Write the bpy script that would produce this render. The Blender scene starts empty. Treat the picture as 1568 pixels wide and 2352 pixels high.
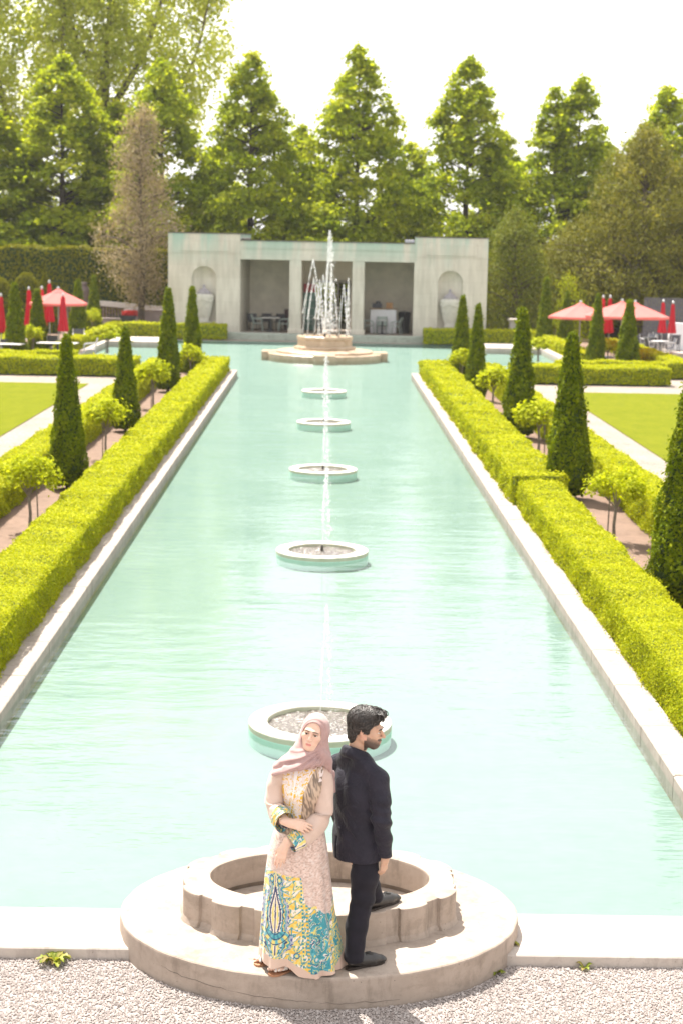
import bpy, bmesh, math, random
import numpy as np
from mathutils import Vector, Matrix, Euler
R = math.radians
SC = bpy.context.scene
COL = SC.collection
rng = np.random.default_rng(7)

# ------------------------------------------------------------------ helpers
def tag(o, label=None, cat=None, group=None, kind=None):
    if label: o["label"] = label
    if cat: o["category"] = cat
    if group: o["group"] = group
    if kind: o["kind"] = kind
    return o

def empty(name, loc=(0, 0, 0), rz=0, label=None, cat=None, group=None):
    o = bpy.data.objects.new(name, None)
    o.empty_display_size = .1
    COL.objects.link(o)
    o.location = loc; o.rotation_euler = (0, 0, rz)
    return tag(o, label, cat, group)

class MB:
    """collects polygons into one mesh"""
    def __init__(s): s.v = []; s.f = []; s.n = 0; s.rn = []; s.mi = []
    def add(s, v, f, mi=0, rnd=None):
        v = np.asarray(v, float).reshape(-1, 3)
        f = [tuple(int(i) + s.n for i in q) for q in f]
        s.v.append(v); s.f += f; s.n += len(v)
        s.mi += [mi] * len(f)
        s.rn.append(np.full(len(f), .5) if rnd is None else np.asarray(rnd, float))
        return s
    def box(s, c, d, rz=0, mi=0, bev=0):
        x, y, z = [q / 2 for q in d]
        if bev:
            b = min(bev, x * .9, y * .9, z * .9)
            vs = []
            for k, (zz, i) in enumerate([(-z, b), (-z + b, 0), (z - b, 0), (z, b)]):
                xi, yi = x - i, y - i
                cb = b * .6
                for (sx, sy) in [(-1, -1), (1, -1), (1, 1), (-1, 1)]:
                    if sx * sy > 0: vs += [(sx * (xi), sy * (yi - cb), zz), (sx * (xi - cb), sy * yi, zz)]
                    else: vs += [(sx * (xi - cb), sy * yi, zz), (sx * xi, sy * (yi - cb), zz)]
            vs = np.array(vs)
            # order points by angle per ring
            rings = vs.reshape(4, 8, 3)
            out = []
            for r_ in rings:
                a = np.arctan2(r_[:, 1] / y, r_[:, 0] / x); out.append(r_[np.argsort(a)])
            vs = np.concatenate(out)
            fs = []
            for k in range(3):
                for i in range(8):
                    j = (i + 1) % 8
                    fs.append((k * 8 + i, k * 8 + j, k * 8 + 8 + j, k * 8 + 8 + i))
            fs.append(tuple(range(7, -1, -1))); fs.append(tuple(range(24, 32)))
        else:
            vs = np.array([(-x, -y, -z), (x, -y, -z), (x, y, -z), (-x, y, -z), (-x, -y, z), (x, -y, z), (x, y, z), (-x, y, z)])
            fs = [(3, 2, 1, 0), (4, 5, 6, 7), (0, 1, 5, 4), (1, 2, 6, 5), (2, 3, 7, 6), (3, 0, 4, 7)]
        ca, sa = math.cos(rz), math.sin(rz)
        vs = vs @ np.array([[ca, sa, 0], [-sa, ca, 0], [0, 0, 1]]) + np.array(c)
        return s.add(vs, fs, mi)
    def box2(s, x0, x1, y0, y1, z0, z1, mi=0, bev=0):
        return s.box(((x0 + x1) / 2, (y0 + y1) / 2, (z0 + z1) / 2), (x1 - x0, y1 - y0, z1 - z0), 0, mi, bev)
    def tube(s, pts, rad, n=8, mi=0, cap=True):
        pts = np.asarray(pts, float); m = len(pts)
        rad = np.full(m, rad) if np.isscalar(rad) else np.asarray(rad, float)
        t = np.gradient(pts, axis=0); t /= np.linalg.norm(t, axis=1)[:, None] + 1e-9
        u = np.cross(t[0], [0, 0, 1.]);
        if np.linalg.norm(u) < .1: u = np.cross(t[0], [0, 1., 0])
        u /= np.linalg.norm(u); vs = []
        a = np.linspace(0, 2 * np.pi, n, endpoint=False)
        for i in range(m):
            u = u - t[i] * (u @ t[i]); u /= np.linalg.norm(u) + 1e-9
            w = np.cross(t[i], u)
            vs.append(pts[i] + rad[i] * (np.cos(a)[:, None] * u + np.sin(a)[:, None] * w))
        fs = [(k * n + i, k * n + (i + 1) % n, (k + 1) * n + (i + 1) % n, (k + 1) * n + i) for k in range(m - 1) for i in range(n)]
        if cap: fs += [tuple(range(n - 1, -1, -1)), tuple(range((m - 1) * n, m * n))]
        return s.add(np.concatenate(vs), fs, mi)
    def lathe(s, prof, n=24, c=(0, 0, 0), mi=0, sx=1, sy=1, cap=True):
        prof = np.asarray(prof, float); m = len(prof)
        a = np.linspace(0, 2 * np.pi, n, endpoint=False)
        vs = np.concatenate([np.stack([r * np.cos(a) * sx, r * np.sin(a) * sy, np.full(n, z)], 1) for r, z in prof]) + np.array(c)
        fs = [(k * n + i, k * n + (i + 1) % n, (k + 1) * n + (i + 1) % n, (k + 1) * n + i) for k in range(m - 1) for i in range(n)]
        if cap:
            fs += [tuple(range(n - 1, -1, -1)), tuple(range((m - 1) * n, m * n))]
        return s.add(vs, fs, mi)
    def quads(s, V, mi=0, rnd=None):
        n = len(V) // 4
        idx = np.arange(n * 4).reshape(n, 4)
        return s.add(V, idx.tolist(), mi, rnd)
    def build(s, name, mat, parent=None, smooth=False, loc=None):
        return mesh_obj(name, np.concatenate(s.v), s.f, mat, parent, smooth, rnd=np.concatenate(s.rn), mi=s.mi, loc=loc)

def mesh_obj(name, V, F, mat, parent=None, smooth=False, rnd=None, mi=None, loc=None, attrs=None, cols=None):
    me = bpy.data.meshes.new(name)
    V = np.asarray(V, np.float32)
    if isinstance(F, np.ndarray):
        k = F.shape[1]; ls = np.arange(len(F)) * k; lt = np.full(len(F), k); fi = F.ravel()
    else:
        lt = np.array([len(f) for f in F]); ls = np.concatenate([[0], np.cumsum(lt)[:-1]]); fi = np.array([i for f in F for i in f])
    me.vertices.add(len(V)); me.vertices.foreach_set("co", V.ravel())
    me.loops.add(len(fi)); me.loops.foreach_set("vertex_index", fi.astype(np.int32))
    me.polygons.add(len(lt)); me.polygons.foreach_set("loop_start", ls.astype(np.int32))
    try: me.polygons.foreach_set("loop_total", lt.astype(np.int32))
    except Exception: pass
    if mi is not None and any(mi): me.polygons.foreach_set("material_index", np.array(mi, np.int32))
    me.polygons.foreach_set("use_smooth", np.full(len(lt), bool(smooth)))
    if rnd is not None:
        a = me.attributes.new("rnd", 'FLOAT', 'FACE'); a.data.foreach_set("value", np.asarray(rnd, np.float32))
    if cols is not None:
        a = me.attributes.new("col", 'FLOAT_COLOR', 'POINT')
        c = np.concatenate([cols, np.ones((len(cols), 1))], 1).astype(np.float32); a.data.foreach_set("color", c.ravel())
    me.update(calc_edges=True); me.validate()
    for m in (mat if isinstance(mat, (list, tuple)) else [mat]): me.materials.append(m)
    o = bpy.data.objects.new(name, me); COL.objects.link(o)
    if parent is not None: o.parent = parent
    if loc is not None: o.location = loc
    return o

def struct(name, mb, mat, smooth=False):
    o = mb.build(name, mat, None, smooth); o["kind"] = "structure"; return o

def copy_tree(o, parent=None):
    c = o.copy(); COL.objects.link(c)
    if parent is not None: c.parent = parent
    for ch in list(o.children): copy_tree(ch, c)
    return c

# ------------------------------------------------------------------ materials
def srgb(r, g, b):
    f = lambda c: (c / 255 / 12.92) if c / 255 <= .04045 else ((c / 255 + .055) / 1.055) ** 2.4
    return (f(r), f(g), f(b))

class NT:
    def __init__(s, name):
        s.m = bpy.data.materials.new(name); s.m.use_nodes = True
        s.t = s.m.node_tree; s.t.nodes.clear()
        s.out = s.t.nodes.new('ShaderNodeOutputMaterial')
    def n(s, typ, **kw):
        nd = s.t.nodes.new('ShaderNode' + typ)
        for k, v in kw.items():
            if k in nd.inputs.keys() and not hasattr(nd, k): nd.inputs[k].default_value = v
            else: setattr(nd, k, v)
        return nd
    def l(s, a, b): s.t.links.new(a, b)
    def setin(s, nd, **kw):
        for k, v in kw.items():
            k = k.replace('_', ' ')
            if isinstance(v, bpy.types.NodeSocket): s.l(v, nd.inputs[k])
            else: nd.inputs[k].default_value = v
    def coord(s, obj=True): return s.n('TexCoord').outputs['Object'] if obj else s.n('NewGeometry').outputs['Position']
    def mapping(s, v, scale=(1, 1, 1)):
        m = s.n('Mapping'); m.inputs['Scale'].default_value = scale; s.l(v, m.inputs['Vector']); return m.outputs['Vector']
    def noise(s, vec, scale, detail=4, rough=.55, dist=0):
        nd = s.n('TexNoise'); s.l(vec, nd.inputs['Vector'])
        nd.inputs['Scale'].default_value = scale; nd.inputs['Detail'].default_value = detail; nd.inputs['Roughness'].default_value = rough
        nd.inputs['Distortion'].default_value = dist
        return nd.outputs['Fac']
    def voro(s, vec, scale, feature='F1', out='Distance'):
        nd = s.n('TexVoronoi'); nd.feature = feature; s.l(vec, nd.inputs['Vector']); nd.inputs['Scale'].default_value = scale
        return nd.outputs[out]
    def ramp(s, fac, stops, interp='LINEAR'):
        nd = s.n('ValToRGB'); s.l(fac, nd.inputs[0]); cr = nd.color_ramp; cr.interpolation = interp
        while len(cr.elements) < len(stops): cr.elements.new(.5)
        for e, (p, c) in zip(cr.elements, stops):
            e.position = p; e.color = (*((c,) * 3 if np.isscalar(c) else c), 1)
        return nd.outputs[0]
    def mix(s, fac, a, b, mode='MIX'):
        nd = s.n('MixRGB'); nd.blend_type = mode
        for i, v in enumerate((fac, a, b)):
            if isinstance(v, bpy.types.NodeSocket): s.l(v, nd.inputs[i])
            else: nd.inputs[i].default_value = v if i == 0 else (*v, 1)
        return nd.outputs[0]
    def math(s, op, a, b=0.):
        nd = s.n('Math'); nd.operation = op
        for i, v in enumerate((a, b)):
            if isinstance(v, bpy.types.NodeSocket): s.l(v, nd.inputs[i])
            else: nd.inputs[i].default_value = v
        return nd.outputs[0]
    def bump(s, h, strength=.5, dist=.02, normal=None):
        nd = s.n('Bump'); s.l(h, nd.inputs['Height']); nd.inputs['Strength'].default_value = strength; nd.inputs['Distance'].default_value = dist
        if normal: s.l(normal, nd.inputs['Normal'])
        return nd.outputs['Normal']
    def pbsdf(s, color, rough=.7, normal=None, spec=.3, metallic=0, **kw):
        b = s.n('BsdfPrincipled')
        if isinstance(color, bpy.types.NodeSocket): s.l(color, b.inputs['Base Color'])
        else: b.inputs['Base Color'].default_value = (*color, 1)
        if isinstance(rough, bpy.types.NodeSocket): s.l(rough, b.inputs['Roughness'])
        else: b.inputs['Roughness'].default_value = rough
        b.inputs['Specular IOR Level'].default_value = spec; b.inputs['Metallic'].default_value = metallic
        if normal: s.l(normal, b.inputs['Normal'])
        for k, v in kw.items(): b.inputs[k.replace('_', ' ')].default_value = v
        return b.outputs[0]
    def done(s, surf): s.l(surf, s.out.inputs['Surface']); return s.m

def simple(name, c, rough=.6, var=.12, scale=8, bump=.0, bscale=60, metallic=0, spec=.3, sheen=0):
    t = NT(name); v = t.coord()
    f = t.noise(v, scale, 5)
    a = tuple(x * (1 - var) for x in c); b = tuple(min(1, x * (1 + var)) for x in c)
    col = t.ramp(f, [(.3, a), (.7, b)])
    nrm = t.bump(t.noise(v, bscale, 3), bump, .01) if bump else None
    kw = {'Sheen_Weight': sheen} if sheen else {}
    return t.done(t.pbsdf(col, rough, nrm, spec, metallic, **kw))

def leafmat(name, stops, trans=.35, rough=.45, spec=.25, big=.5, bscale=1.2, hue=None):
    """stops: list of colours picked per leaf"""
    t = NT(name)
    at = t.n('Attribute'); at.attribute_name = 'rnd'
    n = len(stops)
    col = t.ramp(at.outputs['Fac'], [(i / max(1, n - 1), c) for i, c in enumerate(stops)])
    v = t.coord()
    f = t.noise(v, bscale, 3)
    m = t.ramp(f, [(.3, 1 - big * .5), (.7, 1 + big * .0)])
    col = t.mix(1., col, m, 'MULTIPLY')
    p = t.pbsdf(col, rough, None, spec)
    tr = t.n('BsdfTranslucent'); t.l(t.mix(1., col, (1.25, 1.2, .55), 'MULTIPLY'), tr.inputs['Color'])
    mx = t.n('MixShader'); mx.inputs[0].default_value = trans
    t.l(p, mx.inputs[1]); t.l(tr.outputs[0], mx.inputs[2])
    return t.done(mx.outputs[0])

def concrete(name, base, dark, stain=.5, scale=1., pits=True, edge=None, green=None):
    t = NT(name); v = t.coord(False)
    f1 = t.noise(v, 1.6 * scale, 6, .6); f2 = t.noise(v, 14 * scale, 5, .65); f3 = t.noise(v, 90 * scale, 2)
    col = t.ramp(f1, [(.35, dark), (.62, base)])
    col = t.mix(.5, col, t.ramp(f2, [(.3, tuple(x * .75 for x in base)), (.65, tuple(min(1, x * 1.1) for x in base))]))
    st = t.noise(t.mapping(v, (1, 1, 1.6)), 3.3 * scale, 8, .68, .3)
    col = t.mix(t.math('MULTIPLY', t.ramp(st, [(.47, 0), (.53, 1)]), .42), col, tuple(x * 1.12 for x in base))
    st2 = t.noise(t.mapping(v, (1.4, 1.4, .35)), 5 * scale, 6, .7)
    col = t.mix(t.math('MULTIPLY', t.ramp(st2, [(.54, 0), (.66, 1)]), .4), col, tuple(x * .6 for x in dark))
    if pits:
        w = t.voro(v, 26 * scale); pm = t.ramp(w, [(.0, 0), (.09, 0), (.13, 1)])
        gate = t.ramp(t.noise(v, 7, 2), [(.55, 1), (.62, 0)])
        pm = t.mix(1., pm, gate, 'LIGHTEN')
        col = t.mix(t.math('MULTIPLY', t.math('SUBTRACT', 1., pm), .55), col, tuple(x * .3 for x in dark))
    nb = t.bump(f3, .25, .004); nb = t.bump(f2, .3, .008, nb)
    return t.done(t.pbsdf(col, .85, nb, .2))
# ------------------------------------------------------------------ camera, light, sky
cam = bpy.data.cameras.new("camera"); camo = bpy.data.objects.new("camera", cam); COL.objects.link(camo)
F_PX = 3760 / 1568
cam.sensor_fit = 'HORIZONTAL'; cam.sensor_width = 24; cam.lens = F_PX * 24
cam.clip_end = 2000; cam.clip_start = .1
_p, _y, _r = R(9.347), R(.714), R(1.09)
_f = Vector((math.sin(_y) * math.cos(_p), math.cos(_y) * math.cos(_p), -math.sin(_p)))
_rt = Vector((math.cos(_y), -math.sin(_y), 0)); _up = _rt.cross(_f)
_r2 = _rt * math.cos(_r) + _up * math.sin(_r); _u2 = -_rt * math.sin(_r) + _up * math.cos(_r)
CAMPOS = Vector((-.025, 0, 4.992))
camo.matrix_world = Matrix(((_r2.x, _u2.x, -_f.x, CAMPOS.x), (_r2.y, _u2.y, -_f.y, CAMPOS.y), (_r2.z, _u2.z, -_f.z, CAMPOS.z), (0, 0, 0, 1)))
cam.dof.use_dof = True; cam.dof.focus_distance = 10.75; cam.dof.aperture_fstop = 3.3
SC.camera = camo

SUN_EL, SUN_AZ = R(63), math.atan2(-.50, .86)      # azimuth measured from +Y towards +X
sd = Vector((math.sin(SUN_AZ) * math.cos(SUN_EL), math.cos(SUN_AZ) * math.cos(SUN_EL), math.sin(SUN_EL)))
sl = bpy.data.lights.new("sun", 'SUN'); sl.energy = 3.5; sl.angle = R(.6); sl.color = (1, .955, .88)
so = bpy.data.objects.new("sun", sl); COL.objects.link(so); so.rotation_euler = sd.to_track_quat('Z', 'Y').to_euler()
w = bpy.data.worlds.new("World"); SC.world = w; w.use_nodes = True
nt = w.node_tree; nt.nodes.clear()
sky = nt.nodes.new('ShaderNodeTexSky'); sky.sky_type = 'NISHITA'; sky.sun_disc = False
sky.sun_elevation = SUN_EL; sky.sun_rotation = SUN_AZ % (2 * math.pi); sky.dust_density = 4; sky.air_density = 1.2
tc = nt.nodes.new('ShaderNodeTexCoord'); cl = nt.nodes.new('ShaderNodeTexNoise'); cl.inputs['Scale'].default_value = 1.6; cl.inputs['Detail'].default_value = 6
nt.links.new(tc.outputs['Generated'], cl.inputs['Vector'])
cr = nt.nodes.new('ShaderNodeValToRGB'); cr.color_ramp.elements[0].position = .3; cr.color_ramp.elements[0].color = (4.7, 4.62, 4.55, 1)
cr.color_ramp.elements[1].position = .75; cr.color_ramp.elements[1].color = (5.3, 5.2, 5.12, 1)
nt.links.new(cl.outputs['Fac'], cr.inputs[0])
mx = nt.nodes.new('ShaderNodeMixRGB'); mx.inputs[0].default_value = .85     # thin white overcast veil over the blue
nt.links.new(sky.outputs[0], mx.inputs[1]); nt.links.new(cr.outputs[0], mx.inputs[2])
bg = nt.nodes.new('ShaderNodeBackground'); bg.inputs['Strength'].default_value = .1
nt.links.new(mx.outputs[0], bg.inputs['Color'])
wo = nt.nodes.new('ShaderNodeOutputWorld'); nt.links.new(bg.outputs[0], wo.inputs['Surface'])
SC.view_settings.view_transform = 'Standard'; SC.view_settings.look = 'None'; SC.view_settings.gamma = 1
SC.view_settings.exposure = 1.85
SC.render.engine = 'CYCLES'; SC.cycles.use_denoising = True
SC.cycles.max_bounces = 8; SC.cycles.diffuse_bounces = 4; SC.cycles.transparent_max_bounces = 12
SC.cycles.sample_clamp_indirect = 8; SC.cycles.caustics_reflective = False; SC.cycles.caustics_refractive = False

# ------------------------------------------------------------------ materials of the setting
M = {}
M['stone'] = concrete('weathered_concrete', (.355, .29, .24), (.225, .175, .135))
M['stone_top'] = concrete('pale_concrete', (.44, .385, .34), (.34, .285, .245))
M['coping'] = concrete('coping_concrete', (.36, .305, .265), (.25, .205, .175), pits=False)
M['soil'] = concrete('bed_soil', (.19, .125, .09), (.12, .078, .055), pits=False)
M['bark'] = simple('bark', (.11, .085, .065), .9, .3, 14, .6, 30)
M['dark_bark'] = simple('dark_bark', (.06, .045, .035), .9, .3, 14, .6, 30)
M['stem'] = simple('grey_stem', (.20, .165, .13), .85, .25, 20, .4, 40)

def gravel_mat(name, c, sc):
    t = NT(name); v = t.coord(False)
    cell = t.voro(v, sc, out='Color'); d = t.voro(v, sc)
    sep = t.n('SeparateColor'); t.l(cell, sep.inputs[0])
    col = t.ramp(sep.outputs[0], [(0, tuple(x * .72 for x in c)), (.5, c), (1, tuple(min(1, x * 1.22) for x in c))])
    big = t.noise(v, .8, 4); col = t.mix(1., col, t.ramp(big, [(.3, .84), (.7, 1.08)]), 'MULTIPLY')
    return t.done(t.pbsdf(col, .9, t.bump(d, .6, .01), .15))
M['gravel'] = gravel_mat('gravel', (.35, .305, .28), 120)
M['path'] = gravel_mat('path_gravel', (.25, .208, .175), 24)
t = NT('lawn_grass'); v = t.coord(False)
f = t.noise(v, .55, 6, .65); g = t.noise(v, 26, 4, .7); g2 = t.noise(t.mapping(v, (1, .35, 1)), 3.2, 4, .7)
c = t.ramp(f, [(.3, (.10, .124, .012)), (.7, (.152, .16, .018))])
c = t.mix(.45, c, t.ramp(g2, [(.3, (.08, .112, .008)), (.7, (.20, .19, .018))]))
c = t.mix(.4, c, t.ramp(g, [(.3, (.055, .09, .006)), (.7, (.22, .21, .02))]))
M['lawn'] = t.done(t.pbsdf(c, .95, t.bump(g, .8, .04), .0))

# pool floor: pale turquoise render
t = NT('pool_floor'); v = t.coord(False)
f = t.noise(v, .6, 5); f2 = t.noise(v, 5, 5)
c = t.ramp(f, [(.3, (.162, .210, .186)), (.7, (.186, .232, .208))])
c = t.mix(.25, c, t.ramp(f2, [(.3, (.145, .205, .172)), (.7, (.205, .262, .23))]))
M['pool'] = t.done(t.pbsdf(c, .8, None, .2))
# water: clear film with ripples
t = NT('pool_water'); v = t.coord(False)
r1 = t.noise(t.mapping(v, (.8, 2.2, 1)), 1.5, 3, .5, .4); r2 = t.noise(t.mapping(v, (1.6, 4.2, 1)), 3.2, 2, .5)
r3 = t.noise(t.mapping(v, (1, 1.6, 1)), .22, 2)
hgt = t.math('ADD', t.math('MULTIPLY', r1, 1.), t.math('MULTIPLY', r2, .35))
hgt = t.math('MULTIPLY', hgt, t.ramp(r3, [(.38, .25), (.62, 1.)]))
nb = t.bump(hgt, 1., .018)
fr = t.n('Fresnel'); fr.inputs['IOR'].default_value = 1.42; t.l(nb, fr.inputs['Normal'])
tb = t.n('BsdfTransparent'); tb.inputs[0].default_value = (.90, .985, .96, 1)
gl = t.n('BsdfGlossy'); gl.inputs['Roughness'].default_value = .03; t.l(nb, gl.inputs['Normal'])
ms = t.n('MixShader'); t.l(t.math('MINIMUM', fr.outputs[0], .29), ms.inputs[0]); t.l(tb.outputs[0], ms.inputs[1]); t.l(gl.outputs[0], ms.inputs[2])
M['water'] = t.done(ms.outputs[0])
# white falling water
t = NT('falling_water')
p = t.pbsdf((.92, .92, .91), .2, None, .4); tr = t.n('BsdfTransparent')
mm = t.n('MixShader'); mm.inputs[0].default_value = .42; t.l(tr.outputs[0], mm.inputs[1]); t.l(p, mm.inputs[2])
M['jet'] = t.done(mm.outputs[0])
t = NT('bubbling_water'); v = t.coord(False)
f = t.noise(v, 34, 4); c = t.ramp(f, [(.38, (.07, .055, .045)), (.56, (.15, .13, .11)), (.70, (.5, .49, .47))])
M['bubble'] = t.done(t.pbsdf(c, .12, t.bump(f, 1., .03), .6))

# ------------------------------------------------------------------ ground, pool, lawns, paths
PX, PY0, PY1 = 3.36, 11.52, 63.2
HX, HY1, NX, NY = 10.55, 82.8, 8.0, 79.3
def rects(z, L, mb=None):
    mb = mb or MB()
    for x0, x1, y0, y1 in L: mb.add([(x0, y0, z), (x1, y0, z), (x1, y1, z), (x0, y1, z)], [(0, 1, 2, 3)])
    return mb
BIG = 260
struct('ground', rects(-.006, [(-BIG, BIG, 11.2, PY0), (-BIG, -PX, PY0, PY1), (PX, BIG, PY0, PY1), (-BIG, -HX, PY1, NY), (HX, BIG, PY1, NY),
       (-BIG, -NX, NY, HY1), (NX, BIG, NY, HY1), (-BIG, BIG, HY1, 420)]), M['path'])
struct('gravel', rects(-.002, [(-BIG, BIG, -30, 11.2)]), M['gravel'])
pf = rects(-.16, [(-PX, PX, PY0, PY1), (-HX, HX, PY1, NY), (-NX, NX, NY, HY1)])
def wall(mb, a, b, z0=-.16, z1=.0): mb.add([(*a, z0), (*b, z0), (*b, z1), (*a, z1)], [(0, 1, 2, 3)])
out = [(-PX, PY0), (PX, PY0), (PX, PY1), (HX, PY1), (HX, NY), (NX, NY), (NX, HY1), (-NX, HY1), (-NX, NY), (-HX, NY), (-HX, PY1), (-PX, PY1)]
for i in range(12): wall(pf, out[i], out[(i + 1) % 12])
struct('pool_floor', pf, M['pool'])
struct('water', rects(-.004, [(-PX, PX, PY0, PY1), (-HX, HX, PY1, NY), (-NX, NX, NY, HY1)]), M['water'])
for s in (-1, 1):
    struct('planting_bed', rects(.03, [(min(s * 3.6, s * 6.0), max(s * 3.6, s * 6.0), 11.6, 63.0)]), M['soil'])
    a, b = sorted((s * 8.15, s * 30)); struct('lawn', rects(.012, [(a, b, 8, 56.8)]), M['lawn'])
    a, b = sorted((s * 11.0, s * 14.6)); struct('planting_bed', rects(.02, [(a, b, 63.5, 93)]), M['soil'])

# ------------------------------------------------------------------ copings
def coping(label, x0, x1, y0, y1, z1, mat='coping', bev=.012, step=1.6):
    """row of kerb stones laid end to end with open joints cut as shallow grooves"""
    mb = MB(); L = y1 - y0 if y1 - y0 > x1 - x0 else x1 - x0
    n = max(1, round(L / step)); along = y1 - y0 > x1 - x0
    ws = []
    for i in range(n):
        a, b = i / n, (i + 1) / n; gp = .006 / L
        dz = rng.normal(0, .003)
        if along: mb.box2(x0, x1, y0 + (a + gp) * L, y0 + (b - gp) * L, -.5, z1 + dz, 0, bev)
        else: mb.box2(x0 + (a + gp) * L, x0 + (b - gp) * L, y0, y1, -.5, z1 + dz, 0, bev)
    o = mb.build('pool_coping', M[mat]); return tag(o, label, 'coping')
coping('long pale stone coping along the left side of the pool, under the clipped hedge', -3.68, -3.32, 11.53, 62.7, .115)
coping('long pale stone coping along the right side of the pool', 3.32, 3.68, 11.53, 62.7, .115)
coping('wide low concrete kerb at the front of the pool with a dandelion before it', -9, -1.2, 10.82, 11.52, .088, 'stone_top', .01, 7)
coping('wide low concrete kerb at the pool front, right of the round platform', 1.2, 9, 10.80, 11.52, .088, 'stone_top', .01, 7)
for s, w_ in ((-1, 'left'), (1, 'right')):
    mb = MB(); a, b = sorted((s * 10.4, s * 10.75)); mb.box2(a, b, 63.4, 79.2, -.5, .14, 0, .02)
    a, b = sorted((s * 7.75, s * 10.38)); mb.box2(a, b, 78.9, 82.7, -.5, .14, 0, .02)
    tag(mb.build('pool_coping', M['stone_top']), f'white stone edging round the far {w_} arm of the pool, beside the bed of cones', 'coping')

# ------------------------------------------------------------------ foliage
def rot_frame(N, rg):
    r = rg.normal(size=N.shape); t = r - N * (r * N).sum(1)[:, None]; t /= np.linalg.norm(t, axis=1)[:, None] + 1e-9
    return t, np.cross(N, t)
def leaf_verts(P, N, size, rg, tilt=.9, aspect=.55):
    P = np.asarray(P); n = len(P); size = np.broadcast_to(size, (n,)) * rg.uniform(.7, 1.3, n)
    N = N + rg.normal(0, tilt, (n, 3)); N /= np.linalg.norm(N, axis=1)[:, None] + 1e-9
    t, b = rot_frame(N, rg)
    l = size[:, None] * .5; wd = l * aspect
    V = np.stack([P - t * l, P + b * wd + N * wd * .3, P + t * l, P - b * wd + N * wd * .3], 1)
    return V.reshape(-1, 3)

HEDGE = leafmat('clipped_privet_leaves', [(.225, .28, .006), (.32, .36, .007), (.42, .43, .010), (.52, .51, .03)], .35, .6, .08, .3, 1.5)
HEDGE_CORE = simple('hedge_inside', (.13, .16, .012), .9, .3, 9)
CONE = leafmat('cedar_spray', [(.095, .135, .003), (.14, .19, .004), (.21, .25, .005), (.32, .34, .010)], .32, .6, .08, .5, 4)
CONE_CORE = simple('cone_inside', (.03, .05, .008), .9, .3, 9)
LIME = leafmat('lime_leaves', [(.26, .31, .006), (.38, .42, .010), (.50, .52, .03)], .45, .6, .06, .3, 3)
LINDEN = leafmat('linden_leaves', [(.20, .27, .012), (.29, .36, .016), (.39, .44, .022), (.50, .52, .035)], .62, .55, .1, .35, .6)
POPLAR = leafmat('poplar_leaves', [(.34, .41, .05), (.44, .50, .07), (.54, .58, .10), (.62, .63, .18)], .64, .6, .1, .3, .6)
OLIVE = leafmat('juniper_spray', [(.12, .13, .012), (.185, .185, .018), (.25, .235, .028), (.34, .30, .045)], .34, .6, .15, .5, .8)
BROWN = leafmat('dry_larch_spray', [(.24, .19, .12), (.34, .27, .175), (.45, .365, .24), (.36, .33, .17)], .3, .7, .1, .4, .7)
WOODS = leafmat('far_wood_leaves', [(.13, .17, .008), (.19, .24, .010), (.28, .31, .015)], .4, .6, .08, .4, .4)
TALLH = leafmat('tall_hedge_leaves', [(.13, .14, .006), (.20, .20, .008), (.29, .27, .012)], .3, .6, .08, .4, .5)

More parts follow.
